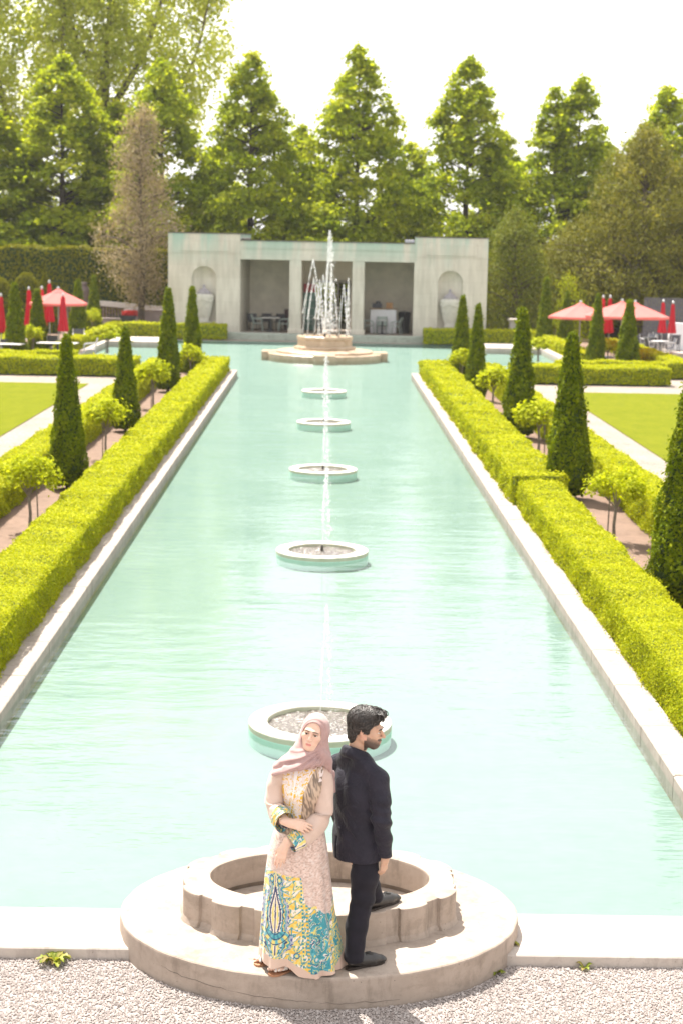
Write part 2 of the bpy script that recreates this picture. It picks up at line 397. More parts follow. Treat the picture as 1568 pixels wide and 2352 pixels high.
def hedge(label, x0, x1, y0, y1, z1, leaf=None, z0=.05, mat=None, core=None, cat='hedge', lumps=1., group=None, name='clipped_hedge', seed=0, dens=2.3, top_lip=0):
    rg = np.random.default_rng(100 + seed)
    mb = MB(); ins = .05 if z1 < 1.5 else .12
    along = (y1 - y0) >= (x1 - x0)
    # wavy core
    L = (y1 - y0) if along else (x1 - x0); n = max(2, int(L / .6))
    ph = rg.uniform(0, 6, 4)
    def wob(s): return (.5 * np.sin(s * 2.1 + ph[0]) + .3 * np.sin(s * 4.7 + ph[1]) + .2 * np.sin(s * 9 + ph[2])) * .042 * lumps
    s0 = np.linspace(0, L, n)
    wd = (x1 - x0) if along else (y1 - y0)
    prof = [(0, z0), (0, z1), (1, z1), (1, z0)]
    ring = []
    for s in s0:
        dz = wob(s); e = min(max(s, ins), L - ins)
        ring.append([(ins + (wd - 2 * ins) * p[0], e, (p[1] + dz - ins) if p[1] == z1 else p[1]) for p in prof])
    ring = np.array(ring).reshape(-1, 3)
    if along: V = np.stack([x0 + ring[:, 0], y0 + ring[:, 1], ring[:, 2]], 1)
    else: V = np.stack([x0 + ring[:, 1], y0 + ring[:, 0], ring[:, 2]], 1)
    fs = [(k * 4 + i, k * 4 + i + 1, (k + 1) * 4 + i + 1, (k + 1) * 4 + i) for k in range(n - 1) for i in range(3)] + [(3, 2, 1, 0), tuple(range(n * 4 - 4, n * 4))]
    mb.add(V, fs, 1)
    # leaves
    def lf(y): return leaf if leaf else np.clip(.00175 * y, .030, .13)
    segs = np.arange(0, L, 2.0)
    for s in segs:
        e = min(L, s + 2.0); yc = (y0 + s + 1) if along else (y0 + y1) / 2
        sz = float(lf(yc)); A = (e - s)
        for (area, kind) in [(A * wd, 't'), (A * (z1 - z0), 'a'), (A * (z1 - z0), 'b')] + ([(wd * (z1 - z0), 'e')] if s == 0 else []) + ([(wd * (z1 - z0), 'f')] if e >= L else []):
            m = int(area * dens / (sz * sz * .5))
            if m <= 0: continue
            u = rg.uniform(s, e, m); r = rg.uniform(0, 1, m); wv = wob(u)
            out = rg.normal(0, .012, m) - .012 + (rg.uniform(0, 1, m) < .07) * rg.uniform(0, .065, m)
            bulge = .030 * lumps * np.sin(u * 3.1 + ph[3]) * np.sin(r * 5 + u * 1.3)
            rd = .05
            if kind == 't':
                a = r * wd; edge = np.minimum(a, wd - a); z = z1 + wv + out - np.clip(rd - edge, 0, rd) * .6 + bulge * .6; Nn = np.array([0, 0, 1.])
                co = (a, u, z)
            elif kind in 'ab':
                sg = -1 if kind == 'a' else 1; a = (0 if sg < 0 else wd) + sg * (out + bulge); z = z0 + r * (z1 + wv - z0)
                a = a - sg * np.clip(z - (z1 + wv - rd), 0, rd) * .6
                Nn = np.array([sg, 0, .25]); co = (a, u, z)
            else:
                sg = -1 if kind == 'e' else 1; a = r * wd; uu = (0 if sg < 0 else L) + sg * out; z = z0 + rg.uniform(0, 1, m) * (z1 - z0); Nn = np.array([0, sg, .25]); co = (a, uu, z)
            if along: P = np.stack([x0 + co[0], y0 + co[1], co[2]], 1)
            else: P = np.stack([x0 + co[1], y0 + co[0], co[2]], 1); Nn = Nn[[1, 0, 2]]
            V = leaf_verts(P, np.tile(Nn, (m, 1)), sz, rg, .5 if z1 < 1.5 else .7)
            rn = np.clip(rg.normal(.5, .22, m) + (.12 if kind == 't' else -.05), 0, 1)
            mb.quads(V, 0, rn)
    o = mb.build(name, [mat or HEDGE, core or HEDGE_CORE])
    return tag(o, label, cat, group)

hedge('long low yellow-green hedge along the left edge of the pool', -4.48, -3.61, 12.0, 62.4, .64, seed=1)
hedge('near yellow-green hedge at the right edge of the pool, in front of the gap', 3.66, 4.46, 12.0, 30.4, .62, seed=2)
hedge('farther yellow-green hedge at the right edge of the pool, beyond the gap', 3.60, 4.62, 30.75, 62.4, .66, seed=3, lumps=1.5)
hedge('low yellow-green hedge between the left row of cones and the gravel path', -6.45, -5.7, 20, 61, .64, seed=4)
hedge('low yellow-green hedge between the right row of cones and the gravel path', 5.7, 6.45, 20, 61, .64, seed=5)
hedge('wide low hedge crossing behind the left lawn, dark front face', -15.5, -6.9, 59.9, 61.6, .66, seed=6)
hedge('wide low hedge crossing behind the right lawn, ending at the pale patio', 6.9, 12.7, 59.9, 61.6, .66, seed=7)
hedge('narrow hedge behind the left crossing hedge, round the far bed of cones', -14.6, -9.6, 63.2, 64.1, .64, seed=8)
hedge('narrow hedge behind the right crossing hedge, round the far bed of cones', 9.0, 14.2, 63.2, 64.1, .64, seed=9)
for s, w_ in ((-1, 'left'), (1, 'right')):
    a, b = sorted((s * 10.78, s * 11.4)); hedge(f'low hedge on the pool side of the far {w_} bed of cones', a, b, 69.0, 90, .62, seed=10 + s)
    a, b = sorted((s * 13.7, s * 14.5)); hedge(f'low hedge on the patio side of the far {w_} bed of cones', a, b, 64.3, 80 if s > 0 else 74, .62, seed=14 + s)
    a, b = sorted((s * 5.0, s * 10.4)); hedge(f'short box hedge against the {w_} end of the stone pavilion, by the urn niche', a, b, 83.0 - s * .3, 84.2 - s * .3, .78, seed=20 + s)
tag(hedge('dark hedge end joining the left pool hedge and the path hedge', -5.68, -4.5, 62.0, 62.6, .62, seed=31))
hedge('dark hedge end joining the right pool hedge and the path hedge', 4.64, 5.68, 62.0, 62.6, .62, seed=32)
hedge('tall dark clipped hedge wall behind the left patio and the ramp', -24, -7.7, 92.6, 94.0, 4.45, leaf=.17, mat=TALLH, core=CONE_CORE, seed=33, dens=1.6, lumps=3, name='tall_hedge')

# cones -------------------------------------------------------------
def cone_mesh(h, rb, seed, leaf, n):
    rg = np.random.default_rng(seed); mb = MB()
    def prof(t): return rb * np.where(t < .12, .72 + .28 * np.sin(t / .12 * np.pi / 2), 1 - .80 * ((t - .12) / .88) ** 1.02) * np.where(t > .955, np.sqrt(np.clip(1 - ((t - .955) / .05) ** 2, 0, 1)), 1)
    ph = rg.uniform(0, 6, 4)
    lump = lambda t, a: 1 + .11 * np.sin(3 * a + 9 * t + ph[0]) * np.sin(13 * t + ph[3]) + .07 * np.sin(5 * a - 17 * t + ph[1]) + .04 * np.sin(2 * a + 31 * t + ph[2])
    tt = np.linspace(0, 1, 26)
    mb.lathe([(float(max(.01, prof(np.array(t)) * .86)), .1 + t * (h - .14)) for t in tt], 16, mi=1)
    t = rg.uniform(0, 1, n * 3); keep = rg.uniform(0, 1, n * 3) < prof(t) / rb + .05; t = t[keep][:n]; m = len(t)
    a = rg.uniform(0, 2 * np.pi, m); r = prof(t) * lump(t, a) * (1 - np.abs(rg.normal(0, .05, m))) + (rg.uniform(0, 1, m) < .10) * rg.uniform(0, .07, m)
    P = np.stack([r * np.cos(a), r * np.sin(a), .1 + t * (h - .1) + rg.normal(0, .01, m)], 1)
    N = np.stack([np.cos(a), np.sin(a), np.full(m, .35)], 1)
    # tufts: vertical sprays
    cl = np.sin(7 * a + 40 * t + ph[3]) * np.sin(60 * t + 3 * a)
    V = leaf_verts(P, N, leaf, rg, .8, .5)
    mb.quads(V, 0, np.clip(rg.normal(.42, .2, m) + .15 * cl, 0, 1))
    return mb
cone_proto = {}
def cone(x, y, h, wd, label, group, seed):
    key = seed % 3 if y > 45 else ('n', seed)
    if key not in cone_proto:
        leaf = float(np.clip(.0022 * y, .055, .13)); n = int(11000 * (.06 / leaf) ** 1.5) if y < 45 else 5200
        root = empty('topiary_cone', (x, y, .03), 0)
        cone_mesh(3., .42, 500 + seed, leaf, n).build('foliage', [CONE, CONE_CORE], root)
        MB().tube([(0, 0, -.05), (0, 0, .3)], .05, 8).build('trunk', M['dark_bark'], root)
        cone_proto[key] = root
    else: root = copy_tree(cone_proto[key])
    root.location = (x, y, .03); root.rotation_euler = (0, 0, seed * 1.3); s = wd / .9
    root.scale = (s, s, h / 3.); tag(root, label, 'topiary', group)
gr = 'clipped cone shaped evergreens'
NEARL = [(-5.09, 32.36, 3.08, .80), (-5.15, 42.46, 2.72, .78), (-5.13, 53.94, 3.4, .86), (-4.95, 61.5, 3.25, .8)]
LBL = ['tall evergreen cone nearest the camera in the left row, beside the lawn corner', 'second cone from the camera in the left row, shortest of that row',
       'third cone from the camera in the left row, tallest of it', 'cone at the far end of the left pool hedge, beside the pavilion niche']
for i, (q, l) in enumerate(zip(NEARL, LBL)): cone(*q, l, gr, i)
NEARR = [(5.05, 22.37, 3.25, 1.12), (4.84, 32.16, 3.32, .98), (5.09, 42.54, 3.4, .95), (4.91, 52.95, 3.1, .74), (5.14, 61.8, 3.1, .82)]
LBL = ['large dark evergreen cone nearest the camera in the right row', 'broad based cone beside the gap in the right pool hedge', 'tall thick topped cone, third from the camera in the right row',
       'slender blunt cone, fourth from the camera in the right row', 'cone at the far end of the right pool hedge, before the right niche']
for i, (q, l) in enumerate(zip(NEARR, LBL)): cone(*q, l, gr, 10 + i)
FAR = [(-12.6, 67, 3.12, .95, 'blunt topped cone beside the left open red parasol, leftmost of the far left bed'), (-12.2, 70, 2.78, .95, 'pointed cone in front of the left open red parasol'),
       (-11.98, 80, 2.95, 1.0, 'pointed cone in front of the tall brown vase'), (-12.05, 86, 3.05, .9, 'slim cone right of the tall brown vase, farthest of the left bed'),
       (10.95, 82, 3.48, .88, 'tall slim cone before the yellow spruce, farthest of the right bed'), (12.3, 84, 2.75, .9, 'short cone half behind the leftmost right parasol'),
       (11.15, 67.4, 3.1, .82, 'slim cone in front of the overlapping red parasols'), (12.05, 65.2, 2.95, 1.0, 'stout cone in front of the rightmost red parasol')]
for i, (x, y, h, wd, l) in enumerate(FAR): cone(x, y, h, wd, l, gr, 20 + i)

# little standard trees -----------------------------------------------
def standard_mesh(root, wd, h, seed, leaf, n):
    rg = np.random.default_rng(seed); tr = MB(); zf = h * .50
    tr.tube([(0, 0, 0), (.015, .01, zf * .5), (-.01, 0, zf)], [.032, .026, .024], 8)
    tips = []
    for k in range(6):
        a = k * 1.05 + rg.uniform(-.3, .3); rr = wd * .5 * rg.uniform(.5, .9); zt = h * rg.uniform(.72, .9)
        tr.tube([(-.01, 0, zf - .03), (rr * .45 * math.cos(a), rr * .45 * math.sin(a), zf + (zt - zf) * .55), (rr * math.cos(a), rr * math.sin(a), zt)], [.017, .012, .006], 6)
        tips.append((rr * math.cos(a), rr * math.sin(a), zt))
    tr.build('trunk', M['stem'], root)
    cr = MB(); per = n // 26
    for k in range(26):
        a = rg.uniform(0, 6.28); rr = wd * .5 * math.sqrt(rg.uniform(.02, .85)); z = h * (.80 + .16 * (1 - (rr / (wd * .5)) ** 2)) - rg.uniform(0, .25) * h * .8
        C = np.array([rr * math.cos(a), rr * math.sin(a), z]); s_ = wd * .11
        P = C + rg.normal(0, 1, (per, 3)) * s_ * np.array([1, 1, .75]); N = (P - C) / s_ * .5 + np.array([0, 0, .7])
        cr.quads(leaf_verts(P, N, leaf, rg, .6, .62), 0, np.clip(rg.normal(.5, .25, per), 0, 1))
    cr.build('crown', LIME, root)
    st = MB(); st.tube([(.14, .03, 0), (.12, .03, h * .62)], .012, 6); st.build('stake', M['stem'], root)
std_proto = {}
def standard(x, y, h, wd, label, seed):
    key = seed % 2 if y > 45 else ('n', seed)
    if key not in std_proto:
        root = empty('standard_tree', (x, y, .02)); leaf = float(np.clip(.0028 * y, .075, .14))
        standard_mesh(root, .88, 1.38, 700 + seed, leaf, int(1700 * (.08 / leaf) ** 1.3)); std_proto[key] = root
    else: root = copy_tree(std_proto[key])
    root.location = (x, y, .02); root.rotation_euler = (0, 0, seed * 2.1); root.scale = (wd / .88, wd / .88, h / 1.38)
    tag(root, label, 'small tree', 'little round headed trees on stems')
for i, q in enumerate([(-4.98, 27.48, 1.33, .9, 'small lime green tree on a stem in the left bed nearest the camera'), (-4.94, 37.03, 1.40, .88, 'small lime tree on a stem between the first and second left cones'),
      (-5.05, 48.4, 1.44, .92, 'small lime tree on a stem between the second and third left cones'), (-4.75, 58.3, 1.29, .8, 'small lime tree half hidden behind the third left cone'),
      (-12.15, 68.7, 1.32, .7, 'small lime tree between the two cones by the left open parasol'), (-9.5, 72.0, 1.2, 1.4, 'wide lime bush tree beside the white edging of the left pool arm'),
      (-11.7, 83, 1.45, .75, 'small lime tree between the two cones by the brown vase'), (5.0, 59.5, 1.24, .8, 'small lime tree between the two farthest cones of the right row'),
      (5.05, 48.9, 1.4, .9, 'small lime tree left of the thick topped cone in the right row'), (5.14, 38.9, 1.35, 1.0, 'small lime tree on a stem left of the broad based right cone'),
      (4.95, 27.3, 1.3, .9, 'small lime tree with a thin stake in the near right bed'), (9.3, 71.5, 1.05, 1.15, 'low wide lime tree beside the white edging of the right pool arm'),
      (12.0, 69.5, 1.16, 1.05, 'lime tree between the two cones in front of the right parasols'), (12.2, 87, 1.2, .9, 'pale lime tree by the tall slim cone of the far right bed')]):
    standard(*q, i)

# thin haze added to lift the dark tones: one closed box of even density round the whole garden
t = NT('tone_lift_haze'); pv = t.n('VolumePrincipled'); pv.inputs['Color'].default_value = (.95, .95, .93, 1); pv.inputs['Density'].default_value = .0002; pv.inputs['Anisotropy'].default_value = .2
t.l(pv.outputs[0], t.out.inputs['Volume'])
mb = MB(); mb.box2(-60, 60, -12, 135, -2, 42); hz = mb.build('haze', t.m); tag(hz, 'thin added haze lifting dark tones over the whole garden', 'haze', kind='stuff')
# ------------------------------------------------------------------ round platform with lobed basin
FX, FY = .01, 11.25
fount = empty('stone_fountain', (FX, FY, 0), 0, 'dry concrete fountain of a round platform and lobed basin, the couple standing on it', 'fountain')
n = 160; a = np.linspace(0, 2 * np.pi, n, endpoint=False)
mb = MB()
def ering(rx, ry, z): return np.stack([rx * np.cos(a), ry * np.sin(a), np.full(n, z)], 1)
def loft(mb, rings, closed_top=True, closed_bot=False, mi=0):
    m = len(rings[0]); V = np.concatenate(rings)
    fs = [(k * m + i, k * m + (i + 1) % m, (k + 1) * m + (i + 1) % m, (k + 1) * m + i) for k in range(len(rings) - 1) for i in range(m)]
    if closed_top: fs.append(tuple(range((len(rings) - 1) * m, len(rings) * m)))
    if closed_bot: fs.append(tuple(range(m - 1, -1, -1)))
    mb.add(V, fs, mi)
chip = lambda k: 1 + .0025 * np.sin(23 * a + k) * np.sin(7 * a)
prs = []
for rr, z in [(1.435, -.4), (1.435, .2), (1.432, .212), (1.423, .219), (1.40, .22)]:
    q = ering(rr, rr - .295, z); q[:, :2] *= chip(0)[:, None]; prs.append(q)
loft(mb, prs); mb.build('platform', M['stone'], fount)
# lobed basin wall
def lobe_outline(k=1.):
    ph = np.linspace(0, 360, 721)[:-1]
    seg = [(221, 237), (243, 297.5), (303.5, 319), (327, 345), (195, 213)]
    seg += [(360 - b, 360 - a_) for a_, b in seg]
    d = np.zeros(len(ph))
    for a_, b in seg:
        m = (ph > a_) & (ph < b); s = (ph[m] - a_) / (b - a_); d[m] = .014 + .028 * np.sqrt(np.clip(np.sin(np.pi * s), 0, 1))
    m = (ph > 351) | (ph < 9); d[m] -= .02
    th = np.radians(ph)
    x, y = .985 * np.cos(th), .645 * np.sin(th)
    nx, ny = np.cos(th) / .985, np.sin(th) / .645; L = np.hypot(nx, ny); nx /= L; ny /= L
    return x + nx * d * k, y + ny * d * k, th
x, y, th = lobe_outline()
mb = MB(); x2, y2, _ = lobe_outline(.85)
ri = lambda z, sx=.79, sy=.475: np.stack([sx * np.cos(th), sy * np.sin(th) + .03, np.full(len(th), z)], 1)
o_ = lambda x, y, z: np.stack([x, y, np.full(len(x), z)], 1)
rings = [o_(x2 * 1.03, y2 * 1.03, .20), o_(x2 * 1.012, y2 * 1.015, .245), o_(x, y, .262), o_(x, y, .45), o_(x * .997, y * .997, .457), o_(x * .985, y * .985, .46), ri(.46, .805, .49), ri(.456, .793, .478), ri(.445), ri(.16)]
loft(mb, rings, False); mb.build('basin_wall', M['stone'], fount)
mb = MB(); mb.add(ri(.175, .8, .485), [tuple(range(len(th)))]); mb.build('basin_floor', concrete('basin_floor', (.42, .33, .24), (.24, .18, .125)), fount)
t = NT('wet_band'); M['wet'] = t.done(t.pbsdf(t.ramp(t.noise(t.coord(False), 6, 5), [(.3, (.10, .075, .055)), (.7, (.17, .13, .10))]), .5, None, .4))
mb = MB(); loft(mb, [ri(.176, .788, .473), ri(.25, .788, .473)], False)
wb = mb.build('damp_stain', M['wet'], fount)
# hairline crack on the platform side (a real thin groove of dark grime)
mb = MB(); pts = []
for i, an in enumerate(np.linspace(R(222), R(292), 44)):
    pts.append((1.4365 * math.cos(an), 1.1415 * math.sin(an), .115 - .075 * math.sin((an - R(222)) * 1.25) + rng.normal(0, .004)))
mb.tube(pts, .0016, 4); mb.build('crack', M['wet'], fount)

# scattered gravel stones in front ------------------------------------
N = 62000; rg = np.random.default_rng(5)
P = np.stack([rg.uniform(-3.1, 3.2, N), rg.uniform(9.0, 10.84, N)], 1)
ok = ((P[:, 0] - FX) / 1.45) ** 2 + ((P[:, 1] - FY) / 1.155) ** 2 > 1
P = P[ok]; N = len(P)
s = rg.gamma(5, .0010, N) + .0035
base = np.array([(1, 0, 0), (0, 1, 0), (-1, 0, 0), (0, -1, 0), (0, 0, .75), (0, 0, -.6)])
fo = np.array([(0, 1, 4), (1, 2, 4), (2, 3, 4), (3, 0, 4), (1, 0, 5), (2, 1, 5), (3, 2, 5), (0, 3, 5)])
V = base[None] * (1 + rg.normal(0, .22, (N, 6, 1))) * s[:, None, None]
an = rg.uniform(0, 6.28, N); ca, sa = np.cos(an), np.sin(an)
V = np.stack([V[..., 0] * ca[:, None] - V[..., 1] * sa[:, None], V[..., 0] * sa[:, None] + V[..., 1] * ca[:, None], V[..., 2]], -1)
tl = rg.normal(0, .4, N); V[..., 2] += V[..., 0] * tl[:, None]
V[..., 0] += P[:, :1]; V[..., 1] += P[:, 1:]; V[..., 2] += .004
Fi = (fo[None] + (np.arange(N) * 6)[:, None, None]).reshape(-1, 3)
t = NT('gravel_stone'); at = t.n('Attribute'); at.attribute_name = 'rnd'
M['pebble'] = t.done(t.pbsdf(t.ramp(at.outputs['Fac'], [(0, (.25, .21, .19)), (.5, (.35, .305, .28)), (1, (.44, .395, .37))]), .85, None, .2))
o = mesh_obj('gravel_stones', V.reshape(-1, 3), Fi, M['pebble'], rnd=np.repeat(rg.uniform(0, 1, N), 8))
tag(o, 'loose pale crushed gravel in front of the round platform', 'gravel', kind='stuff')

# weeds ------------------------------------------------------------------
WEED = leafmat('weed_leaves', [(.16, .20, .02), (.24, .29, .03), (.34, .34, .05), (.33, .24, .10)], .35, .5, .3, .3, 8)
def weed(label, x, y, z, n, L, seed, up=.6, wdt=.16, lob=True):
    rg = np.random.default_rng(seed); mb = MB()
    for k in range(n):
        an = rg.uniform(0, 6.28); l = L * rg.uniform(.55, 1.1); u = up * rg.uniform(.5, 1.4); m = 9
        d = np.array([math.cos(an), math.sin(an), 0]); sd_ = np.array([-math.sin(an), math.cos(an), 0]); vs = []
        for i in range(m):
            q = i / (m - 1); c = d * l * q * (1 - .15 * q) + np.array([0, 0, 1]) * l * u * (q - .75 * q * q)
            wd = l * wdt * (math.sin(math.pi * min(1, q * .92 + .06)) ** .8) * ((.55 + .6 * (i % 2)) if lob else 1)
            vs += [c - sd_ * wd + np.array([0, 0, wd * .4]), c, c + sd_ * wd + np.array([0, 0, wd * .4])]
        fs = []
        for i in range(m - 1):
            for j in (0, 1): fs.append((i * 3 + j, i * 3 + j + 1, i * 3 + 4 + j, i * 3 + 3 + j))
        mb.add(np.array(vs), fs, 0, np.full(len(fs), rg.uniform(0, 1)))
    o = mb.build('weed', WEED, None, False, (x, y, z)); return tag(o, label, 'weed')
weed('yellow-green dandelion growing at the foot of the left front kerb', -1.83, 10.76, 0, 34, .15, 1, 1.1)
weed('tuft of small weeds climbing in the joint right of the round platform', 1.37, 10.98, .06, 26, .085, 2, 1.6, .2, False)
weed('tiny sprig at the top of the joint between platform and right kerb', 1.425, 11.35, .06, 10, .06, 3, 1.6, .25, False)
weed('small green weed in gravel at the corner of platform and right kerb', 1.24, 10.68, 0, 14, .075, 4, 1.1, .18, False)
weed('single small weed at the foot of the right front kerb', 1.87, 10.77, 0, 8, .07, 5, 1.3, .2, False)

# ------------------------------------------------------------------ fountain rings in the channel
t = NT('ring_stone'); v = t.coord(False); z = t.n('SeparateXYZ'); t.l(v, z.inputs[0])
f = t.noise(v, 7, 5); top = t.ramp(f, [(.3, (.52, .48, .42)), (.7, (.62, .585, .53))])
alg = t.ramp(f, [(.3, (.38, .40, .28)), (.7, (.47, .475, .36))])
zz = t.math('ADD', z.outputs[2], t.math('MULTIPLY', f, .03)); k = t.ramp(zz, [(.062, 0), (.078, 1)])
uw = t.ramp(z.outputs[2], [(0, 0), (.004, 1)])
M['ring'] = t.done(t.pbsdf(t.mix(uw, (.50, .72, .62), t.mix(k, alg, top)), .8, t.bump(t.noise(v, 60, 3), .2, .004), .25))
M['brass'] = simple('dark_nozzle', (.08, .07, .06), .5, .2, 30, 0, 60, .5)
OCT = base.copy()
def drops(mb, P, s):
    m = len(P); V = OCT[None] * np.array([1, 1, 2.1]) * np.asarray(s)[:, None, None] * rg.uniform(.7, 1.3, (m, 6, 1)) + P[:, None]
    mb.add(V.reshape(-1, 3), (fo[None] + (np.arange(m) * 6)[:, None, None]).reshape(-1, 3).tolist())
def fall_jet(h, spread, nd, sz, x0=0, y0=0, z0=0, dx=0, dy=0, core=.012):
    """a jet that rises to h, breaks up and falls back in drops"""
    mb = MB(); q = np.linspace(0, 1, 14)
    up = np.stack([x0 + dx * q * .5, y0 + dy * q * .5, z0 + h * (1 - (1 - q) ** 1.6)], 1)
    mb.tube(up, core * (1 - .45 * q) + .001, 6)
    u = rg.uniform(0, 1, nd); fall = rg.uniform(0, 1, nd) < .62
    z = np.where(fall, z0 + h * (1.02 - u ** 1.25 * 1.0), z0 + h * (.3 + .75 * u))
    k = np.where(fall, .5 + .6 * u, .5 * u)
    r = np.where(fall, spread * (.25 + .8 * u), spread * .2) * np.abs(rg.normal(0, .6, nd)); an = rg.uniform(0, 6.28, nd)
    P = np.stack([x0 + dx * k + r * np.cos(an), y0 + dy * k + r * np.sin(an), np.maximum(z, z0 * .3 + .02)], 1)
    drops(mb, P, rg.gamma(3, sz / 3, nd) + sz * .25)
    return mb
ORD = ['nearest the couple, partly hidden by their heads', 'second from the couple, with foaming water', 'third from the couple, middle of the line', 'fourth from the couple', 'farthest in the line, nearest the tiered fountain']
for i in range(5):
    y = 16.50 + 9.646 * i
    root = empty('ring_fountain', (0, y, 0), 0, 'round stone ring fountain standing in the pool, ' + ORD[i], 'fountain', 'ring fountains down the middle of the pool')
    mb = MB(); mb.lathe([(.735, -.48), (.745, .052), (.74, .064), (.728, .069), (.57, .070), (.556, .066), (.548, .054), (.545, -.3)], 64, cap=False); mb.build('rim', M['ring'], root, False)
    mb = MB(); rr = np.linspace(0, .55, 14); g = np.linspace(0, 2 * np.pi, 40, endpoint=False)
    for k in range(13):
        q = []
        for r_ in (rr[k], rr[k + 1]): q.append(np.stack([r_ * np.cos(g), r_ * np.sin(g), .015 + .03 * np.exp(-(r_ / .2) ** 2) + .012 * np.sin(17 * g + 31 * r_) * np.cos(29 * r_ + 5 * g) * (r_ > 0)], 1))
        V = np.concatenate(q); mb.add(V, [(j, (j + 1) % 40, 40 + (j + 1) % 40, 40 + j) for j in range(40)])
    mb.build('bubbling_water', M['bubble'], root, True)
    mb = MB(); mb.lathe([(.025, -.1), (.025, .1), (.016, .13), (.010, .14)], 10); mb.build('nozzle', M['brass'], root)
    hh = [1.15, 1.25, 1.15, 1.15, 1.05][i]
    fall_jet(hh, .10 + .02 * i, [420, 650, 520, 480, 420][i], [.0035, .005, .006, .0075, .0085][i], 0, 0, .12, .10, .02, [.003, .005, .006, .007, .007][i]).build('water_jet', M['jet'], root, True)

# tiered fountain
t = NT('travertine'); v = t.coord(False); f = t.noise(v, 3, 5)
M['trav'] = t.done(t.pbsdf(t.ramp(f, [(.3, (.33, .235, .15)), (.7, (.47, .365, .26))]), .35, t.bump(t.noise(v, 30, 3), .2, .01), .5))
root = empty('tiered_fountain', (0, 72.4, 0), 0, 'tan stone tiered fountain with tall water jets before the pavilion', 'fountain')
mb = MB(); mb.lathe([(2.5, -.5), (2.52, .16), (2.47, .20), (2.0, .205)], 64); mb.build('lower_tier', M['trav'], root)
for k in range(4):
    an = k * math.pi / 2; mb = MB(); mb.box((2.28 * math.sin(an), -2.28 * math.cos(an), -.11), (.95, .95, .72), an, 0, .03); mb.build('pier', M['trav'], root)
mb = MB(); mb.lathe([(2.1, .2), (2.13, .27), (2.08, .30), (1.2, .36)], 64); mb.build('upper_tier', M['trav'], root)
mb = MB()
mb.lathe([(1.33, .3), (1.36, .42), (1.33, .47), (1.2, .50), (1.18, .76), (1.22, .80), (1.22, .90), (1.17, .94), (1.05, .94), (1.0, .86)], 8, cap=False)
mb.lathe([(.0, .875), (1.03, .875)], 8, cap=False); mb.build('pedestal', M['trav'], root)
JS = [(-.98, .15, 3.15, .42, .1), (-.76, -.62, 2.4, .25, .1), (-.3, -.95, 2.55, .2, .3), (.22, -.98, .65, .0, .1), (.62, -.75, 2.15, .16, .2), (.93, -.35, 2.4, .05, .1), (.55, .8, 2.2, -.2, -.2), (-.45, .85, 2.3, .2, -.2)]
for x, y, h, dx, dy in JS: MB().lathe([(.035, .87), (.03, .98), (.015, 1.02)], 8, (x, y, 0)).build('nozzle', M['brass'], root)
MB().lathe([(.06, .87), (.05, 1.02), (.03, 1.06)], 8).build('nozzle', M['brass'], root)
for x, y, h, dx, dy in JS: fall_jet(h, .07, int(190 * h), .011, x, y, .95, dx * 2, dy, .013).build('water_jet', M['jet'], root, True)
fall_jet(4.3, .26, 1500, .013, 0, 0, 1.0, .30, 0, .045).build('water_jet', M['jet'], root, True)

# ------------------------------------------------------------------ pavilion
t = NT('pavilion_limestone'); v = t.coord(); f = t.noise(v, .5, 6, .6); f2 = t.noise(t.mapping(v, (3, 3, .5)), 1.2, 5, .6)
c = t.ramp(f, [(.3, (.46, .43, .355)), (.7, (.60, .565, .48))]); c = t.mix(.45, c, t.ramp(f2, [(.35, (.40, .37, .31)), (.65, (.64, .60, .52))]))
br = t.n('TexBrick'); br.inputs['Scale'].default_value = 1.; br.inputs['Mortar Size'].default_value = .006; br.inputs['Brick Width'].default_value = 1.5; br.inputs['Row Height'].default_value = .62
br.inputs['Color1'].default_value = (1, 1, 1, 1); br.inputs['Color2'].default_value = (.93, .92, .91, 1); br.inputs['Mortar'].default_value = (.78, .77, .74, 1)
sx = t.n('SeparateXYZ'); t.l(v, sx.inputs[0]); cx = t.n('CombineXYZ'); t.l(sx.outputs[0], cx.inputs[0]); t.l(sx.outputs[2], cx.inputs[1]); t.l(cx.outputs[0], br.inputs['Vector'])
c = t.mix(1., c, br.outputs['Color'], 'MULTIPLY')
